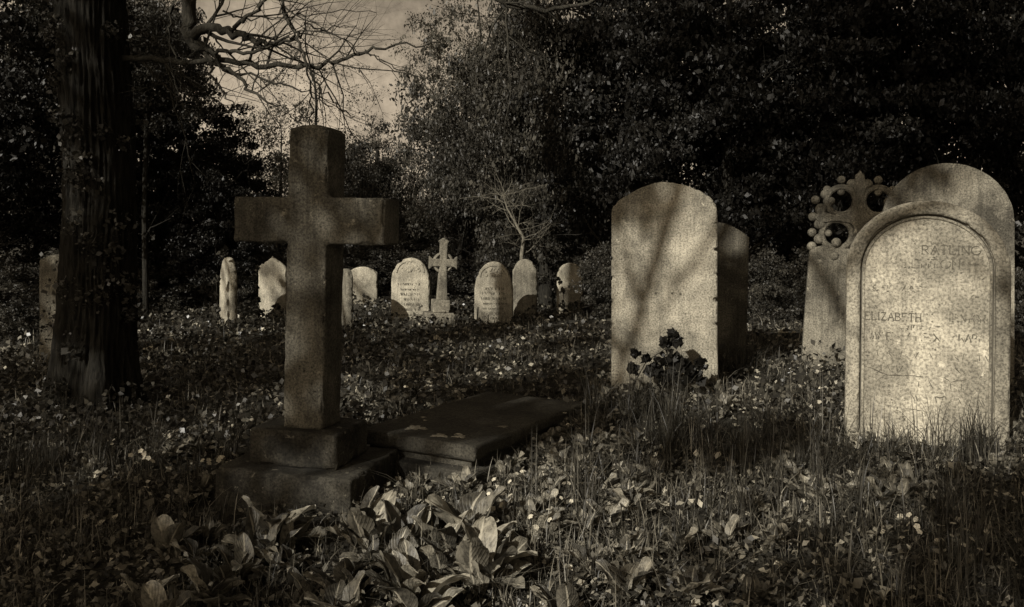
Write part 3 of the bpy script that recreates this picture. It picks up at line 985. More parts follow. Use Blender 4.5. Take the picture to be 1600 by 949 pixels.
def grow(paths, p, d, length, r, depth, rnd, bend=.35, kids=5, droop=0.0):
    """crooked limb with side shoots"""
    n = max(4, int(length / .12) if length < 2 else 14)
    pts = [np.array(p, dtype=float)]; d = np.array(d, dtype=float); d /= np.linalg.norm(d)
    st = length / n
    for i in range(n):
        d = d + np.array([rnd.gauss(0, 1), rnd.gauss(0, 1), rnd.gauss(0, 1) - droop]) * bend * .35
        d /= np.linalg.norm(d)
        pts.append(pts[-1] + d * st)
    rad = [r * (1 - .75 * i / n) for i in range(n + 1)]
    paths.append((pts, rad))
    if depth > 0:
        for k_ in range(kids):
            i = rnd.randint(max(1, n // 5), n)
            dd = pts[i] - pts[i - 1]; dd /= np.linalg.norm(dd)
            side = np.array([rnd.gauss(0, 1) for _ in range(3)]); side -= side.dot(dd) * dd; side /= np.linalg.norm(side) + 1e-9
            nd = dd * rnd.uniform(.5, 1) + side * rnd.uniform(.6, 1.1)
            grow(paths, pts[i], nd, length * rnd.uniform(.35, .62), rad[i] * .62, depth - 1, rnd, bend * 1.1, max(2, kids - 1), droop)


def make_tree(px, d, py, rw, rh, kind, label, name='tree', seed=0, group='trees around the graves', trunk_r=.14, yaw=None):
    s = F / d; rnd = random.Random(seed * 7 + int(px))
    c = pt(px, py, d)
    gz = float(th(c.x, c.y))
    root = empty(name, (c.x, c.y, gz))
    tag(root, label, 'tree', group)
    pr = PROTO[kind]; me = pr[seed % len(pr)]
    o = add('crown', me, root, (0, 0, c.z - gz), (0, 0, yaw if yaw is not None else rnd.uniform(0, 6.28)), (rw / s / 3, (rw / s / 3 + rh / s / 3) / 2, rh / s / 3))
    h = c.z - gz
    paths = []
    pts = [(0, 0, -.2), (0.03, 0, 0), (rnd.uniform(-.1, .1), 0, h * .4), (rnd.uniform(-.15, .15), 0, max(h, .6)), (0, 0, max(h, .6) + rh / s * .6)]
    P = np.array(pts)
    t = np.linspace(0, 4, 17); P = np.stack([np.interp(t, range(5), P[:, k_]) for k_ in range(3)], 1)
    paths.append((P, np.interp(t, range(5), [trunk_r * 1.5, trunk_r * 1.2, trunk_r, trunk_r * .8, trunk_r * .2])))
    for q in range(5):
        grow(paths, P[rnd.randint(6, 13)], (rnd.uniform(-1, 1), rnd.uniform(-1, 1), .5), rw / s * .8, trunk_r * .4, 1, rnd, .3, 3)
    V_, F_ = tube_mesh(paths, 8)
    add('trunk', np_mesh('trunk', V_, F_, M['bark'], smooth=True), root)
    return root


def make_bush(px, d, py, rw, rh, label, mat=None, seed=0, group='shrubs below the trees'):
    s = F / d; c = pt(px, py, d)
    me = PROTO['bush'][seed % 2]
    o = add('shrub', me, None, c, (0, 0, seed * 1.3), (rw / s / 3, rw / s / 3, rh / s / 3))
    tag(o, label, 'shrub', group)
    return o


TREES = [
    # far left wood
    (-40, 12.5, 180, 200, 260, 'yew', 'dark tree filling the far left edge of the wood behind the narrow headstone'),
    (120, 14.0, 120, 190, 250, 'round', 'dark leafy tree directly behind the big left trunk'),
    (250, 15.5, 90, 70, 110, 'yew', 'dark tree whose crown meets the bare limbs beside the sky'),
    (225, 13.0, 80, 105, 170, 'round', 'thin-leaved tree right of the big left trunk, its edge against the sky'),
    (285, 14.6, 280, 135, 175, 'yew', 'dense dark holly-like tree between the big left trunk and the cross'),
    (345, 14.2, 330, 90, 130, 'yew', 'dark tree above the pointed edge-on headstone'),
    (120, 14.6, 380, 150, 150, 'yew', 'low dark tree behind the foot of the big left trunk'),
    # behind the cross
    (440, 19.0, 290, 110, 150, 'loose', 'pale loose-leaved tree behind the left arm of the cross'),
    (590, 18.0, 310, 80, 140, 'round', 'dark bushy tree rising behind the right arm of the cross against the sky'),
    (488, 19.5, 160, 125, 120, 'twiggy', 'thin twiggy tree standing against the sky above the cross'),
    (520, 24.0, 330, 150, 130, 'round', 'distant round tree low behind the cross shaft'),
    (640, 21.0, 350, 100, 130, 'loose', 'pale tree filling the notch below the gap of sky'),
    # centre
    (725, 16.0, 270, 110, 200, 'round', 'broad leafy tree above the small ringed cross'),
    (745, 17.0, 90, 100, 170, 'loose', 'tall thin-leaved tree reaching the top edge right of the sky'),
    (850, 14.5, 150, 130, 260, 'round', 'tall dark tree above the narrow shouldered headstone'),
    (980, 13.5, 120, 150, 270, 'yew', 'tall yew above the hip-topped headstone'),
    (1140, 13.0, 130, 170, 290, 'yew', 'tall yew above the space between the two groups of pale headstones'),
    (1300, 12.5, 130, 170, 290, 'yew', 'tall yew above the tracery headstone'),
    (1460, 12.0, 120, 170, 300, 'yew', 'tall yew above the foremost right headstone'),
    (1620, 11.5, 200, 170, 320, 'yew', 'tall yew at the far right edge'),
    (1060, 19.0, 220, 220, 300, 'round', 'dark tree in the second row behind the hip-topped headstone'),
    (1400, 18.0, 220, 240, 320, 'round', 'dark tree in the second row behind the right hand yews'),
    (800, 21.0, 260, 180, 260, 'round', 'dark tree in the second row behind the distant headstones'),
    (920, 25.0, 330, 150, 150, 'round', 'low dark tree far behind the small round headstone'),
    (1250, 24.0, 320, 200, 170, 'round', 'low dark tree far behind the tracery headstone'),
    (340, 25.0, 360, 170, 120, 'round', 'low dark tree far behind the pointed headstones'),
    (60, 20.0, 230, 240, 300, 'round', 'dark tree in the second row behind the big left trunk'),
]
for i, (px, d, py, rw, rh, kd, lb) in enumerate(TREES):
    nm = {'yew': 'yew_tree', 'cone': 'conifer_tree'}.get(kd, 'leafy_tree')
    make_tree(px, d, py, rw, rh, kd, lb, nm, seed=i, trunk_r=.04 if kd in ('twiggy', 'loose') or px in (225, 120) else .11)

BUSH = [
    (40, 11, 470, 110, 80, 'dark low shrub at the far left edge behind the narrow headstone'),
    (255, 14.2, 450, 80, 60, 'dark shrub left of the pointed edge-on headstone'),
    (385, 14.5, 440, 60, 55, 'shrub between the pointed and the ogee-topped headstones'),
    (480, 15.5, 430, 80, 60, 'shrub behind the dark cross shaft'),
    (600, 16.5, 425, 80, 55, 'shrub behind the squat pale headstone'),
    (700, 15.5, 430, 80, 60, 'shrub behind the small ringed cross'),
    (790, 15.5, 430, 80, 62, 'shrub behind the carved arched headstone'),
    (880, 15.0, 435, 80, 70, 'shrub behind the small round headstone'),
    (960, 12.5, 440, 70, 75, 'dark shrub left of the hip-topped headstone'),
    (1060, 14, 430, 110, 80, 'dark shrub hidden behind the hip-topped headstone'),
    (1205, 11.0, 470, 75, 85, 'shrub between the dim headstone and the tracery headstone'),
    (1320, 12.0, 450, 110, 100, 'dark shrub behind the tracery headstone'),
    (1470, 11.5, 450, 110, 110, 'dark shrub behind the broad round headstone'),
    (1610, 8.5, 490, 60, 110, 'dark shrub at the right edge beside the broad round headstone'),
]
for i, (px, d, py, rw, rh, lb) in enumerate(BUSH):
    b_ = make_bush(px, d, py, rw, rh, lb, seed=i)

# ---------------------------------------------------------------- big left tree with bare limbs
bt = empty('big_tree', (*pt(148, 640, 6.9)[:2], 0.0))
tag(bt, 'massive dark furrowed trunk at the left with bare limbs reaching over the sky', 'tree')
from mathutils import noise as mn
nr, ns = 300, 200
V_ = []
for i in range(nr):
    z = -.25 + 7.5 * (i / (nr - 1)) ** 1.35
    base_r = .275 + .10 * math.exp(-max(z, 0) / .28) - .012 * z
    cx = .03 * math.sin(z * 1.3); cyy = .02 * math.sin(z * .9)
    for j in range(ns):
        a = 2 * math.pi * j / ns
        ca, sa_ = math.cos(a), math.sin(a)
        rt = .07 * math.exp(-max(z, 0) / .3) * math.sin(a * 5 + .7 + .4 * z)
        wob = mn.noise(Vector((ca * 2, sa_ * 2, z * 1.1 + 7))) * .5
        rid = 1 - abs(mn.noise(Vector((ca * 7 + wob, sa_ * 7 + wob, z * 1.5)))) * 3.2
        rid2 = 1 - abs(mn.noise(Vector((ca * 15 + wob, sa_ * 15, z * 4.5)))) * 3
        q = base_r + rt + max(rid, -.6) * .020 + max(rid2, -.6) * .010 + mn.noise(Vector((ca * 1.5, sa_ * 1.5, z * .8))) * .03
        V_.append((cx + q * ca, cyy + q * sa_, z))
F_ = [(i * ns + j, i * ns + (j + 1) % ns, (i + 1) * ns + (j + 1) % ns, (i + 1) * ns + j) for i in range(nr - 1) for j in range(ns)]
add('trunk', np_mesh('trunk', V_, F_, M['bark'], smooth=True), bt)
rgi = np.random.default_rng(77)
ivc, ivr = [], []
for _ in range(150):
    a = rgi.uniform(math.pi * .75, math.pi * 2.3); z = rgi.uniform(0, 1) ** .8 * 5.6
    if rgi.random() > .25 + .75 * (math.sin(z * 2.1 + a * 2) * .5 + .5): continue
    q = .30 + .06 * math.exp(-z / .3)
    ivc.append(np.array((q * math.cos(a), q * math.sin(a), z))); ivr.append(rgi.uniform(.06, .16))
add('ivy', clusters_mesh('ivy', M['ivy'], ivc, ivr, 60, .032, rgi, 1.2, -.2, .85), bt)
rnd = random.Random(5)
paths = []


def limb(pix, r0, r1, kids, seed, kl=.9, kdep=2):
    rd = random.Random(seed)
    P = [np.array(pt(x, y, d)) for x, y, d in pix]
    n = len(P); t = np.linspace(0, n - 1, (n - 1) * 5 + 1)
    A_ = np.array(P); Q = np.stack([np.interp(t, range(n), A_[:, k_]) for k_ in range(3)], 1)
    Q[1:-1] = .25 * Q[:-2] + .5 * Q[1:-1] + .25 * Q[2:]
    Q += np.array([[rd.gauss(0, .012) for _ in range(3)] for _ in Q])
    rr = np.linspace(r0, r1, len(Q))
    paths.append((Q, rr))
    for k_ in range(kids):
        i = rd.randint(3, len(Q) - 1)
        dd = Q[i] - Q[i - 1]; dd /= np.linalg.norm(dd)
        side = np.array([rd.gauss(0, .6), rd.gauss(0, .6), rd.gauss(0, 1)]); side -= side.dot(dd) * dd; side /= np.linalg.norm(side)
        grow(paths, Q[i], dd * rd.uniform(.5, 1) + side * .9, kl * rd.uniform(.5, 1.2), rr[i] * .5, kdep, rd, .38, 4)


limb([(160, -260, 6.9), (250, -120, 6.9), (295, -30, 6.9), (294, 50, 6.9), (300, 66, 6.9)], .08, .045, 0, 1)
limb([(296, 55, 6.9), (325, 42, 6.8), (365, 48, 6.7), (400, 62, 6.7), (425, 70, 6.7), (470, 58, 6.6)], .045, .010, 6, 2)
limb([(298, 60, 6.9), (345, 92, 6.9), (420, 103, 6.8), (480, 104, 6.7), (535, 96, 6.7), (575, 80, 6.6), (620, 74, 6.6), (690, 68, 6.6)], .028, .005, 9, 3)
limb([(180, 92, 6.9), (250, 92, 6.9), (330, 98, 6.85), (350, 104, 6.8)], .028, .018, 4, 4)
limb([(300, 66, 6.9), (340, 100, 6.8), (370, 120, 6.7), (400, 150, 6.6), (440, 170, 6.5)], .024, .006, 6, 5)
limb([(360, 48, 6.7), (385, 28, 6.6), (412, 8, 6.5), (430, -20, 6.5)], .020, .012, 4, 6)
limb([(430, -20, 6.6), (450, 30, 6.6), (466, 60, 6.5), (478, 100, 6.5), (486, 150, 6.5), (490, 195, 6.5)], .016, .006, 7, 7)
limb([(478, 104, 6.5), (500, 140, 6.5), (530, 170, 6.5), (550, 185, 6.5)], .009, .004, 5, 8)
limb([(350, 20, 6.8), (385, 30, 6.8), (450, 28, 6.7), (520, 18, 6.6), (590, 16, 6.6)], .009, .003, 6, 9)
limb([(350, 108, 6.8), (420, 128, 6.7), (470, 140, 6.6), (520, 165, 6.5)], .011, .004, 6, 10)
limb([(470, 55, 6.6), (510, 46, 6.6), (560, 78, 6.6), (620, 110, 6.6), (650, 140, 6.6)], .007, .003, 5, 11)
limb([(300, 70, 6.9), (330, 84, 6.8), (358, 78, 6.8), (392, 84, 6.7), (440, 62, 6.6), (462, 56, 6.6)], .022, .008, 7, 14, .6)
limb([(330, 100, 6.85), (338, 130, 6.8), (356, 150, 6.8), (372, 178, 6.7)], .012, .004, 6, 15, .6)
limb([(470, 58, 6.6), (480, 40, 6.6), (505, 48, 6.5), (530, 40, 6.5), (560, 44, 6.5)], .009, .003, 6, 16, .6)
limb([(575, 80, 6.6), (600, 100, 6.6), (640, 110, 6.6), (668, 120, 6.6)], .006, .0025, 4, 17, .5)
limb([(270, 0, 6.9), (265, 60, 6.9), (280, 120, 6.9), (300, 160, 6.8)], .014, .004, 7, 18, .6)
limb([(620, -60, 7.5), (760, -10, 7.6), (800, 12, 7.6), (850, 14, 7.6), (915, 4, 7.6), (990, -20, 7.5)], .026, .014, 7, 12)
V_, F_ = tube_mesh(paths, 8)
V_ = V_ - np.array(bt.location)
add('branches', np_mesh('branches', V_, F_, M['twig'], smooth=True), bt)

# pale bare sapling behind the narrow stone
paths = []; rd = random.Random(21)
p0 = pt(817, 470, 13.4); q = Vector((p0.x, p0.y, float(th(p0.x, p0.y)) - .1))
tr = [np.array(v) for v in (q, pt(815, 400, 13.4), pt(818, 372, 13.4), pt(806, 350, 13.4), pt(792, 325, 13.4), pt(785, 300, 13.4))]
paths.append((tr, [.045, .035, .03, .022, .014, .006]))
for k_ in range(26):
    i = rd.randint(1, 4); b0 = tr[i] + (tr[i + 1] - tr[i]) * rd.random()
    grow(paths, b0, (rd.gauss(0, .8), rd.gauss(0, .5), rd.uniform(.1, 1)), rd.uniform(.4, .95), .008, 2, rd, .5, 4)
V_, F_ = tube_mesh(paths, 6)
tag(add('bare_sapling', np_mesh('bare_sapling', V_, F_, M['paletwig'], smooth=True)), 'thin bare sapling with pale twigs rising behind the narrow shouldered headstone', 'sapling')

# ---------------------------------------------------------------- unseen trees added beside and behind the viewer to shape the dappled shade
def back(p, z):
    """point above p towards the sun at height z"""
    k_ = (z - p[2]) / (-LD.z)
    return np.array([p[0] - LD.x * k_, p[1] - LD.y * k_, z])


def shade_tree(name, label, trunk_xy, targets, per, leaf, seed, mat='crown'):
    """targets: (x, y, z of a place in its shade, height of the bough, radius)"""
    rg = np.random.default_rng(seed); rd = random.Random(seed)
    C_, Rr = [], []
    for (x, y, z, hz, r_, n) in targets:
        c = back((x, y, z), hz)
        for _ in range(n):
            g = rg.normal(size=3) * r_ * .55; g[2] *= .5
            C_.append(c + g); Rr.append(rg.uniform(.28, .6))
    root = empty(name, (trunk_xy[0], trunk_xy[1], float(th(*trunk_xy))))
    tag(root, label, 'tree', 'trees around the graves')
    L = np.array(root.location)
    add('crown', clusters_mesh('crown', M[mat], [c - L for c in C_], Rr, per, leaf, rg, .7, .2), root)
    paths = []
    top = np.mean([c for c in C_], 0) - L
    tp = [np.array((0, 0, -.2)), np.array((0, 0, 1.5)), np.array((top[0] * .15, top[1] * .15, top[2] * .6)), np.array((top[0] * .4, top[1] * .4, top[2] * 1.05))]
    paths.append((tp, [.3, .22, .18, .1]))
    for c in C_[::2]:
        a_ = tp[2] + (tp[3] - tp[2]) * rd.random(); b_ = c - L
        mid = (a_ + b_) / 2 + np.array([0, 0, .5])
        paths.append(([a_, mid, b_], [.06, .035, .008]))
    V_, F_ = tube_mesh(paths, 6)
    add('trunk', np_mesh('trunk', V_, F_, M['bark'], smooth=True), root)
    return root


shade_tree('leafy_tree', 'unseen leafy tree added left of the viewer to shade the cross', (-8.5, -4.5), [
    (-1.15, 4.6, 1.3, 6.3, .9, 8), (-1.1, 4.6, .3, 6.0, .8, 7), (-1.9, 4.2, 0, 6.0, .8, 8), (.1, 5.45, .2, 6.2, .65, 11),
    (-2.4, 5.6, 0, 6.4, 1.0, 10), (-.9, 5.0, 1.9, 6.6, .6, 6), (-1.6, 3.4, 0, 6.0, .8, 6), (-2.6, 3.6, 0, 6.0, 1.0, 16), (-2.9, 4.6, 0, 6.2, .8, 8), (-1.5, 3.0, 0, 6, .6, 6)], 90, .11, 31)
shade_tree('leafy_tree', 'unseen leafy tree added further left of the viewer to shade the big trunk', (-10.5, -1.0), [
    (-3.4, 6.9, 1.0, 7.0, 1.2, 16), (-3.3, 6.9, 3.0, 8.0, 1.1, 12), (-4.6, 8.7, .4, 7.5, 1.0, 7), (-4.0, 5.4, 0, 6.4, 1.2, 14), (-2.4, 7.6, 0, 7.0, 1.0, 7),
    (-7.2, 11, 2, 8.4, 1.3, 14), (-.6, 8.6, 0, 7.4, .7, 7), (.8, 9.2, 0, 7.4, .6, 6), (-2.6, 9.6, 0, 7.4, .8, 8), (-.2, 7.0, 0, 7, .4, 3), (-4.2, 12, 4, 9.5, 1.0, 10), (-6.6, 12.5, 4.5, 10, 1.3, 12)], 110, .12, 32)
shade_tree('leafy_tree', 'unseen tall tree added behind the viewer to darken the right foreground', (-3.5, -9.5), [
    (2.6, 3.4, 0, 6.0, .85, 20), (2.9, 4.0, .1, 6, .5, 7), (3.0, 4.1, .1, 6.0, .6, 8), (1.7, 3.1, 0, 6.0, .4, 4), (3.6, 5.1, .5, 6.2, .5, 5), (1.35, 5.1, .1, 6.2, .4, 5), (.9, 3.4, 0, 6, .3, 3)], 90, .11, 33)
shade_tree('leafy_tree', 'unseen tall tree added right of the viewer to shade the yews', (5.5, 1.5), [
    (4.2, 9.0, .5, 8.0, .8, 9), (3.0, 12, 2, 10.5, 1.8, 24), (5.2, 11.5, 3, 11, 2.0, 30), (7.4, 11, 3, 11, 2.0, 30),
    (2.2, 12.5, 4.2, 11.5, 1.6, 22), (4.6, 12, 5, 12, 1.8, 26), (6.6, 11.5, 5, 12, 1.8, 26), (3.8, 10.0, 1.2, 9.0, 1.0, 12), (.9, 13.5, 4.5, 12, 1.0, 12), (2.3, 9.5, .2, 8, .6, 8)], 110, .13, 34)

for i, (x, y, z, rw_, rh_, lb) in enumerate((  # unseen crowns added around the viewer to cut the fill light from the sky
        (2.5, -3.0, 10.5, 3.6, 2.0, 'unseen tall tree added over the viewer to block skylight'),
        (8.5, -1.0, 8.5, 3.8, 3.6, 'unseen tall tree added right of the viewer to block skylight'),
        (7.0, 4.5, 10.5, 3.2, 3.0, 'unseen tall tree added over the right hand stones to block skylight'),
        (3.5, -9.5, 6.5, 4.2, 4.5, 'unseen dense tree added behind the viewer on the right to block skylight'),
        (12.5, 4.0, 6.0, 3.8, 5.0, 'unseen dense tree added far right of the graves to block skylight'),
        (-13.0, 6.5, 5.0, 2.6, 4.5, 'unseen dense tree added far left of the graves to block skylight'),
        (1.0, 4.2, 12.5, 3.6, 1.8, 'unseen trunkless crown added high over the near graves to block skylight'))):
    root = empty('yew_tree', (x, y, float(th(x, y))))
    tag(root, lb, 'tree', 'trees around the graves')
    add('crown', PROTO['yew'][i % 2], root, (0, 0, z), (0, 0, i * 1.1), (rw_ / 3, rw_ / 3, rh_ / 3))
    if y < 2 or x > 5 or x < -5:
        V_, F_ = tube_mesh([([np.array((0, 0, -.2)), np.array((.1, 0, z * .5)), np.array((0, .1, z))], [.3, .22, .1])], 10)
        add('trunk', np_mesh('trunk', V_, F_, M['bark'], smooth=True), root)

# bare boughs whose shadows fall across the stones
paths = []; rd = random.Random(9)


def shadow_bough(p_list, hz, r0, r1):
    P = [back(p, hz + .25 * i) for i, p in enumerate(p_list)]
    paths.append((P, np.linspace(r0, r1, len(P))))
    for k_ in range(3):
        i = rd.randint(0, len(P) - 2)
        grow(paths, P[i], P[i + 1] - P[i] + np.array([rd.gauss(0, .4) for _ in range(3)]), .9, r1 * .5, 1, rd, .3, 3)


shadow_bough([tuple(pt(930, 640, 6.4)), tuple(pt(975, 540, 6.4)), tuple(pt(1000, 470, 6.4)), tuple(pt(1025, 400, 6.4)), tuple(pt(1055, 320, 6.4)), tuple(pt(1080, 240, 6.4))], 5.2, .03, .055)
shadow_bough([tuple(pt(1030, 490, 6.4)), tuple(pt(1080, 425, 6.4)), tuple(pt(1110, 390, 6.4)), tuple(pt(1150, 330, 6.4))], 6.0, .018, .03)
shadow_bough([tuple(pt(1600, 390, 5)), tuple(pt(1550, 340, 5)), tuple(pt(1490, 322, 5)), tuple(pt(1420, 325, 5)), tuple(pt(1350, 350, 5)), tuple(pt(1315, 400, 5)), tuple(pt(1290, 440, 5))], 6.0, .022, .045)
shadow_bough([tuple(pt(1610, 620, 5)), tuple(pt(1590, 500, 5)), tuple(pt(1565, 400, 5)), tuple(pt(1530, 330, 5)), tuple(pt(1500, 270, 5)), tuple(pt(1460, 200, 5))], 6.6, .03, .05)
BT = (-7.5, -2.2); TT = np.array((-5.6, -3.7, 8.8))
bb = empty('bare_tree', (*BT, float(th(*BT))))
tag(bb, 'bare tree left of the viewer whose boughs shade the pale stones', 'tree', 'trees around the graves')
ends = [q_ for q_ in paths if q_[1][-1] >= .029 and len(q_[0]) < 9]
for q_ in ends:
    b_ = np.array(q_[0][-1]); paths.append(([TT, (TT + b_) / 2 + np.array((0, 0, .4)), b_], [.08, .06, q_[1][-1]]))
paths.append(([np.array((*BT, -.2)), np.array((-7.4, -2.3, 2.5)), np.array((-6.9, -2.7, 5.4)), TT], [.24, .18, .13, .08]))
V_, F_ = tube_mesh(paths, 6)
add('branches', np_mesh('branches', V_ - np.array(bb.location), F_, M['twig'], smooth=True), bb)

# ---------------------------------------------------------------- ground cover
def solid(x, y, mrg=.0):
    """inside the cross base or the ledger tomb"""
    c, s = math.cos(TH), math.sin(TH)
    dx, dy = x + 1.10, y - 4.655
    u = dx * c - dy * s; v = dx * s + dy * c
    a = (np.abs(u) < .39 + mrg) & (np.abs(v) < .33 + mrg)
    dx, dy = x - ctr.x, y - ctr.y
    v = dx * ldir.x + dy * ldir.y; u = dx * wdir.x + dy * wdir.y
    return a | ((np.abs(u) < .40 + mrg) & (np.abs(v) < .76 + mrg))


def scatter(n, y0=2.5, y1=17, side=.64):
    Y = np.exp(rng.uniform(math.log(y0), math.log(y1), n))
    X = rng.uniform(-1, 1, n) * (side * Y + .5)
    return X, Y


def blades(name, X, Y, L, Wd, mat, lean=.5, rn=None):
    n = len(X); Z = th(X, Y) - .01
    az = rng.uniform(0, 2 * math.pi, n); ln = np.abs(rng.normal(0, lean, n))
    dx, dy = np.cos(az), np.sin(az)
    rows = []
    tt = (0, .38, .72, 1.0); wf = (1, .85, .55, .06)
    wa = az + math.pi / 2 + rng.normal(0, .5, n); wx, wy = np.cos(wa), np.sin(wa)
    for t, wf_ in zip(tt, wf):
        hor = L * ln * t * t
        zz = L * t * (1 - .35 * np.minimum(ln, 1.4) * t)
        cx = X + dx * hor; cy = Y + dy * hor
        for sg in (-1, 1):
            rows.append(np.stack([cx + sg * wx * Wd * wf_ * .5, cy + sg * wy * Wd * wf_ * .5, Z + zz], 1))
    V = np.stack(rows, 1).reshape(-1, 3)
    b = np.arange(n)[:, None] * 8
    Fc = np.concatenate([b + np.array([[0, 1, 3, 2]]), b + np.array([[2, 3, 5, 4]]), b + np.array([[4, 5, 7, 6]])], 0)
    if rn is None: rn = rng.random(n) ** 1.8
    return np_mesh(name, V, Fc, M[mat], rnd=np.tile(rn, 3))


# grass in tufts
X, Y = scatter(6500)
keep = rng.random(len(X)) < (.06 + 1.1 * patch(X, Y, 1.3, 1.0) ** 1.6)
X, Y = X[keep], Y[keep]
nb = 11
sp = (.02 + .004 * Y)
Xb = np.repeat(X, nb) + rng.normal(0, 1, len(X) * nb) * np.repeat(sp, nb)
Yb = np.repeat(Y, nb) + rng.normal(0, 1, len(X) * nb) * np.repeat(sp, nb)
ok = ~solid(Xb, Yb)
Lb = np.repeat(rng.uniform(.07, .19, len(X)), nb) * rng.uniform(.6, 1.3, len(Xb))
Xb, Yb, Lb = Xb[ok], Yb[ok], Lb[ok]
tag(add('grass', blades('grass', Xb, Yb, Lb, .0028 + .0006 * Yb, 'grass', .7)), kind='stuff')

# long dark grass along the feet of the right hand stones and around the ledger
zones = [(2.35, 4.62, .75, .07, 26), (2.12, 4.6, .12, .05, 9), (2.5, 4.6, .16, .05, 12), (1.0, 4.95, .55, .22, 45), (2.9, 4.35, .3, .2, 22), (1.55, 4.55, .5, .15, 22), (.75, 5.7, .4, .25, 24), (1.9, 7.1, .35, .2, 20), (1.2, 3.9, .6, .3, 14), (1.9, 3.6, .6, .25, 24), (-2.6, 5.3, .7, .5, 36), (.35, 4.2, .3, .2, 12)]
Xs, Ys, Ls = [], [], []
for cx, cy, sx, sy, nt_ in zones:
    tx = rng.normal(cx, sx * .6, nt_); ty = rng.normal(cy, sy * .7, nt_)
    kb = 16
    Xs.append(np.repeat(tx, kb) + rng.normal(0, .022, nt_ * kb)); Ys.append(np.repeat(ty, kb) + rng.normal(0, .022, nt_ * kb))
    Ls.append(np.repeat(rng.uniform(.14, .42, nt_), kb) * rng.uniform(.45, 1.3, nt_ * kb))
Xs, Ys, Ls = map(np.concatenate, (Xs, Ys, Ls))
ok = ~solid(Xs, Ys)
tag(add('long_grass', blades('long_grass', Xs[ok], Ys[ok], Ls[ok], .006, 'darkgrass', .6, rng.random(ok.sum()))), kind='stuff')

# wiry sunlit grass and last year's leaves in the open centre
tx = rng.uniform(-.6, 2.3, 260); ty = rng.uniform(3.2, 5.0, 260); kb = 9
Xs = np.repeat(tx, kb) + rng.normal(0, .03, 260 * kb); Ys = np.repeat(ty, kb) + rng.normal(0, .03, 260 * kb)
Ls = np.repeat(rng.uniform(.10, .26, 260), kb) * rng.uniform(.5, 1.3, 260 * kb)
ok = ~solid(Xs, Ys)
tag(add('wiry_grass', blades('wiry_grass', Xs[ok], Ys[ok], Ls[ok], .004, 'grass', 1.0, rng.random(ok.sum()) ** .8)), kind='stuff')
X, Y = scatter(26000, 2.8, 12)
kp = (rng.random(len(X)) < patch(X, Y, 2.1, 12.0) ** 2 * 1.3) & ~solid(X, Y)
X, Y = X[kp], Y[kp]
P = np.stack([X, Y, th(X, Y) + rng.random(len(X)) * .05], 1)
V_, F_ = leaf_quads(P, (.014 + .003 * Y) * rng.lognormal(0, .4, len(X)), .7, rng, 1.6, .45)
tag(add('leaf_litter', np_mesh('leaf_litter', V_, F_, M['litter'], rnd=rng.random(len(X)) ** 1.5)), kind='stuff')

# small-leaved ground cover
X, Y = scatter(90000, 2.5, 18)
kp = (rng.random(len(X)) < (.12 + .9 * patch(X, Y, 1.7, 4.0) ** 1.3)) & ~solid(X, Y)
X, Y = X[kp], Y[kp]
Hh = (.015 + .10 * patch(X, Y, 2.3, 9.0)) * rng.random(len(X)) ** .7
P = np.stack([X, Y, th(X, Y) + Hh], 1)
V_, F_ = leaf_quads(P, (.018 + .0035 * Y) * rng.uniform(.6, 1.5, len(X)), .62, rng, 1.3, .3)
tag(add('ground_cover', np_mesh('ground_cover', V_, F_, M['small'], rnd=rng.random(len(X)) ** 2.2)), kind='stuff')

# ivy thicket on the ground, left middle distance and under the trees
X, Y = scatter(60000, 5.5, 18)
X = X + 0
dens = np.where(X < -1.0 - 0 * Y, .9, .25) * patch(X, Y, 1.1, 2.0) + np.where(Y > 12.8, .5, 0)
kp = (rng.random(len(X)) < dens) & ~solid(X, Y)
X, Y = X[kp], Y[kp]
Hh = .30 * patch(X, Y, 1.9, 6.0) * rng.random(len(X)) ** .6
P = np.stack([X, Y, th(X, Y) + Hh], 1)
V_, F_ = leaf_quads(P, (.035 + .002 * Y) * rng.uniform(.6, 1.4, len(X)), .75, rng, .9, .3)
tag(add('ivy_thicket', np_mesh('ivy_thicket', V_, F_, M['ivy'], rnd=rng.random(len(X)) ** 1.6)), kind='stuff')


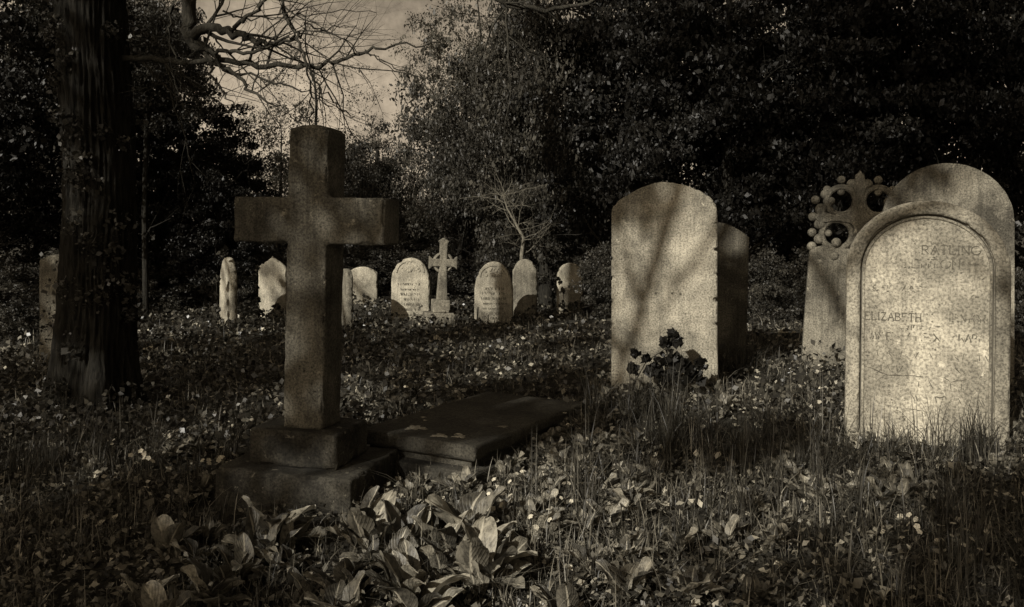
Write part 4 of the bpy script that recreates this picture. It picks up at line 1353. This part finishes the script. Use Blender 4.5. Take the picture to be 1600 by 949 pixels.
# broad-leaved rosettes -------------------------------------------------
def rosette(seed, nl, length):
    rd = random.Random(seed)
    Vs, Fs, UV, RN = [], [], [], []; base = 0
    na, nl_ = 7, 15
    for k_ in range(nl):
        az = k_ * 2.4 + rd.uniform(-.4, .4)
        L = length * rd.uniform(.5, 1.25); Wd = L * rd.uniform(.26, .44)
        el = rd.uniform(.4, 1.3); curl = rd.uniform(.15, .95); tw = rd.uniform(-.5, .5)
        tone_ = rd.random() ** 1.3
        x = z = 0.0; ang = el
        prev = None
        for i in range(nl_):
            t = i / (nl_ - 1)
            if i: x += L / (nl_ - 1) * math.cos(ang); z += L / (nl_ - 1) * math.sin(ang)
            ang = el - curl * t * t
            wd = Wd * (.10 + 1.0 * max(0, math.sin(math.pi * min(1, t ** 1.15 * .97 + .02))) ** .8) * (1 if t < .999 else .1)
            if t < .2: wd *= .4 + 3 * t
            for j in range(na):
                u = -1 + 2 * j / (na - 1)
                off = u * wd * .5
                lift = abs(u) ** 1.4 * wd * .20 + .006 * math.sin(t * 11 + k_ * 1.7 + u * 2) * abs(u) + .0025 * math.sin(t * 19 + k_ + u * 5)
                px_ = x - math.sin(ang) * lift; pz_ = z + math.cos(ang) * lift + off * math.sin(tw) * t
                py_ = off * math.cos(tw * t) + .02 * math.sin(t * 2 + k_)
                Vs.append((px_ * math.cos(az) - py_ * math.sin(az), px_ * math.sin(az) + py_ * math.cos(az), pz_ + .005))
                UV.append((u, t))
        for i in range(nl_ - 1):
            for j in range(na - 1):
                b = base + i * na + j
                Fs.append((b, b + 1, b + na + 1, b + na)); RN.append(tone_)
        base += nl_ * na
    return np_mesh('broadleaf_plant', Vs, Fs, M['broad'], rnd=RN, uv=UV, smooth=True)


RO = [rosette(s, n, L) for s, n, L in ((1, 12, .135), (2, 14, .11), (3, 10, .165), (4, 16, .10), (5, 10, .145), (6, 17, .08))]
# clumps: (px, base row, depth spread) along the photo's leafy band
spots = []
rd = random.Random(12)
zone_px = [
    ((200, 900), (850, 990), 40, (0, 2, 4), "broad-leaved plant before the cross base"),
    ((620, 1000), (690, 850), 48, (1, 3, 0), "broad-leaved plant before the ledger tomb"),
    ((820, 960), (640, 730), 18, (1, 3, 5), "broad-leaved plant at the ledger tomb's right end"),
    ((900, 1250), (730, 960), 24, (1, 3, 5, 0), "broad-leaved plant in grass before the foremost headstone"),
    ((1240, 1440), (725, 800), 24, (0, 1, 3), 'broad-leaved plant in sun before the foremost headstone'),
    ((60, 340), (690, 860), 22, (1, 3, 5), "broad-leaved plant left of the cross base"),
    ((540, 760), (615, 665), 16, (3, 5), "broad-leaved plant behind the ledger tomb"),
    ((930, 1180), (600, 650), 14, (5, 3), "broad-leaved plant under the hip-topped headstone"),
    ((1540, 1640), (680, 760), 8, (5, 3), "broad-leaved plant right of the foremost headstone"),
]
ORD = ['leftmost', 'second from the left', 'third from the left', 'fourth from the left', 'fifth from the left', 'sixth from the left', 'seventh from the left', 'eighth from the left', 'ninth from the left', 'tenth from the left']


def name_in_row(objs, lb):
    """label repeats by near or far strip and their order from the left"""
    objs = sorted(objs, key=lambda o: -o.location.y)
    nrow = max(1, math.ceil(len(objs) / 10))
    per = math.ceil(len(objs) / nrow)
    rowname = {1: [''], 2: ['back row', 'front row'], 3: ['back row', 'middle row', 'front row'], 4: ['back row', 'second row', 'third row', 'front row'], 5: ['back row', 'second row', 'middle row', 'fourth row', 'front row']}[nrow]
    for k_ in range(nrow):
        row = sorted(objs[k_ * per:(k_ + 1) * per], key=lambda o: o.location.x / o.location.y)
        for q, o in enumerate(row):
            o['label'] = lb + ', ' + ORD[q] + ((' in the ' + rowname[k_]) if rowname[k_] else '')


for (x0, x1), (y0, y1), n, kinds, lb in zone_px:
    k_ = 0; tries = 0; made = []
    while k_ < n and tries < 500:
        tries += 1
        px = rd.uniform(x0, x1); py = rd.uniform(y0, y1)
        d = F * CH / (py - HY)
        for _ in range(4):
            X0 = (px - 800) / F * d
            d = F * (CH - float(th(X0, d))) / (py - HY)
        X0 = (px - 800) / F * d
        if solid(np.array(X0), np.array(d), .05): continue
        me = RO[rd.choice(kinds)]
        s_ = rd.uniform(.75, 1.3) * (1.25 if y0 == 850 else 1)
        o = add('broadleaf_plant', me, None, (X0, d, float(th(X0, d))), (rd.uniform(-.15, .15), rd.uniform(-.15, .15), rd.uniform(0, 6.28)), (s_, s_, s_))
        tag(o, lb, 'plant', lb.replace('plant', 'plants', 1))
        k_ += 1; made.append(o)
    name_in_row(made, lb)

# primrose flowers -------------------------------------------------------
def primrose(seed, n):
    rd = random.Random(seed); Vs, Fs, RN = [], [], []
    stv, stf = [], []
    for k_ in range(n):
        c = Vector((rd.gauss(0, .035), rd.gauss(0, .035), rd.uniform(.07, .13)))
        nrm = Vector((rd.gauss(0, .5), rd.gauss(-.5, .4), 1)).normalized()
        t = nrm.orthogonal().normalized(); b = nrm.cross(t); a0_ = rd.uniform(0, 6)
        for q in range(5):
            a = a0_ + q * 2 * math.pi / 5
            dr = t * math.cos(a) + b * math.sin(a); sd_ = nrm.cross(dr)
            i = len(Vs); L = .013
            for p in (c, c + dr * L * .7 - sd_ * L * .45 + nrm * .002, c + dr * L, c + dr * L * .7 + sd_ * L * .45 + nrm * .002): Vs.append(tuple(p))
            Fs.append((i, i + 1, i + 2, i + 3)); RN.append(rd.random())
    return np_mesh('primrose', Vs, Fs, M['petal'], rnd=RN)


PR = [primrose(s, n) for s, n in ((1, 4), (2, 6), (3, 3))]
zone_fl = [((640, 1010), (680, 860), 20, 'pale primroses before the ledger tomb'),
           ((540, 720), (560, 640), 9, 'pale primroses in the grass behind the cross base'),
           ((180, 420), (520, 780), 10, 'pale primroses in the shade left of the cross'),
           ((1380, 1600), (840, 949), 6, 'pale primroses in the dark near right corner'),
           ((1100, 1350), (560, 640), 6, 'pale primroses between the hip-topped and the foremost headstones')]
for (x0, x1), (y0, y1), n, lb in zone_fl:
    made = []
    for k_ in range(n):
        px = rd.uniform(x0, x1); py = rd.uniform(y0, y1); d = F * CH / (py - HY)
        for _ in range(4):
            X0 = (px - 800) / F * d
            d = F * (CH - float(th(X0, d))) / (py - HY)
        X0 = (px - 800) / F * d
        if solid(np.array(X0), np.array(d), .02): continue
        s_ = rd.uniform(.8, 1.3)
        made.append(tag(add('primrose', PR[k_ % 3], None, (X0, d, float(th(X0, d)) + .01), (0, 0, rd.uniform(0, 6)), (s_, s_, s_)), lb, 'flower', lb))
    name_in_row(made, lb)

# dark leafy shrublet in front of the centre stone -------------------------
def leafy_plant(name, label, cat, centers, radii, per, size, seed, mat, stems):
    rg = np.random.default_rng(seed)
    base = np.array(stems[0][0][0])
    root = empty(name, tuple(base)); tag(root, label, cat)
    add('foliage', clusters_mesh('foliage', M[mat], [np.array(c) - base for c in centers], radii, per, size, rg, 1.0, .1, .85), root)
    V_, F_ = tube_mesh([([np.array(p) - base for p in P], r_) for P, r_ in stems], 6)
    add('stem', np_mesh('stem', V_, F_, M['twig'], smooth=True), root)
    return root


dd = 6.05
leafy_plant('ivy_plant', 'dark ivy sprig growing at the foot of the hip-topped headstone', 'plant',
            [pt(1052, 522, dd), pt(1040, 535, dd), pt(1058, 532, dd), pt(1045, 560, dd), pt(1030, 570, dd), pt(1060, 565, dd), pt(1078, 575, dd), pt(1095, 570, dd), pt(1020, 580, dd), pt(1065, 588, dd), pt(1040, 592, dd), pt(992, 552, dd), pt(990, 575, dd), pt(1010, 560, dd), pt(1088, 588, dd)],
            [.035, .04, .035, .06, .06, .07, .06, .05, .05, .07, .07, .025, .03, .025, .05], 48, .045, 41, 'crown_dark',
            [([pt(1035, 612, dd), pt(1040, 575, dd), pt(1045, 540, dd), pt(1053, 518, dd)], [.007, .006, .005, .003]),
             ([pt(1035, 605, dd), pt(1080, 580, dd), pt(1098, 568, dd)], [.006, .004, .002]),
             ([pt(990, 600, dd), pt(1010, 565, dd), pt(1040, 545, dd), pt(1062, 535, dd)], [.005, .004, .003, .002])])
bm = box_bm(0, 0, -.1, .045, .04, .30, .006)
o = add('marker_post', bm_mesh('marker_post', bm, M['dim']), None, pt(1026, 600, 6.2), (0, 0, R(-12)))
tag(o, 'short dark marker post among the ivy before the hip-topped headstone', 'post')

# ivy climbing the distant left stones
for (cxs, dpt, lb, sd_) in (
        ([(338, 440), (336, 462), (338, 482), (340, 498), (352, 392), (347, 396)], 11.7, 'ivy climbing the left edge of the pointed edge-on headstone', 51),
        ([(403, 470), (402, 450), (408, 488), (434, 480), (402, 420), (425, 490)], 12.6, 'ivy before the foot of the ogee-topped headstone', 52),
        ([(880, 455), (878, 475), (892, 480), (874, 440), (900, 478)], 13.2, 'dark ivy over the small round headstone of the distant row', 53),
        ([(745, 505), (760, 512), (778, 514), (815, 500), (830, 497)], 11.9, 'low ivy round the foot of the carved arched headstone', 54)):
    leafy_plant('ivy_plant', lb, 'plant', [pt(x, y, dpt) for x, y in cxs], [.055] * len(cxs), 22, .055, sd_, 'ivy',
                [([pt(cxs[0][0], 510, dpt), pt(cxs[0][0] + 2, 480, dpt), pt(*cxs[0], dpt)], [.01, .008, .004])])
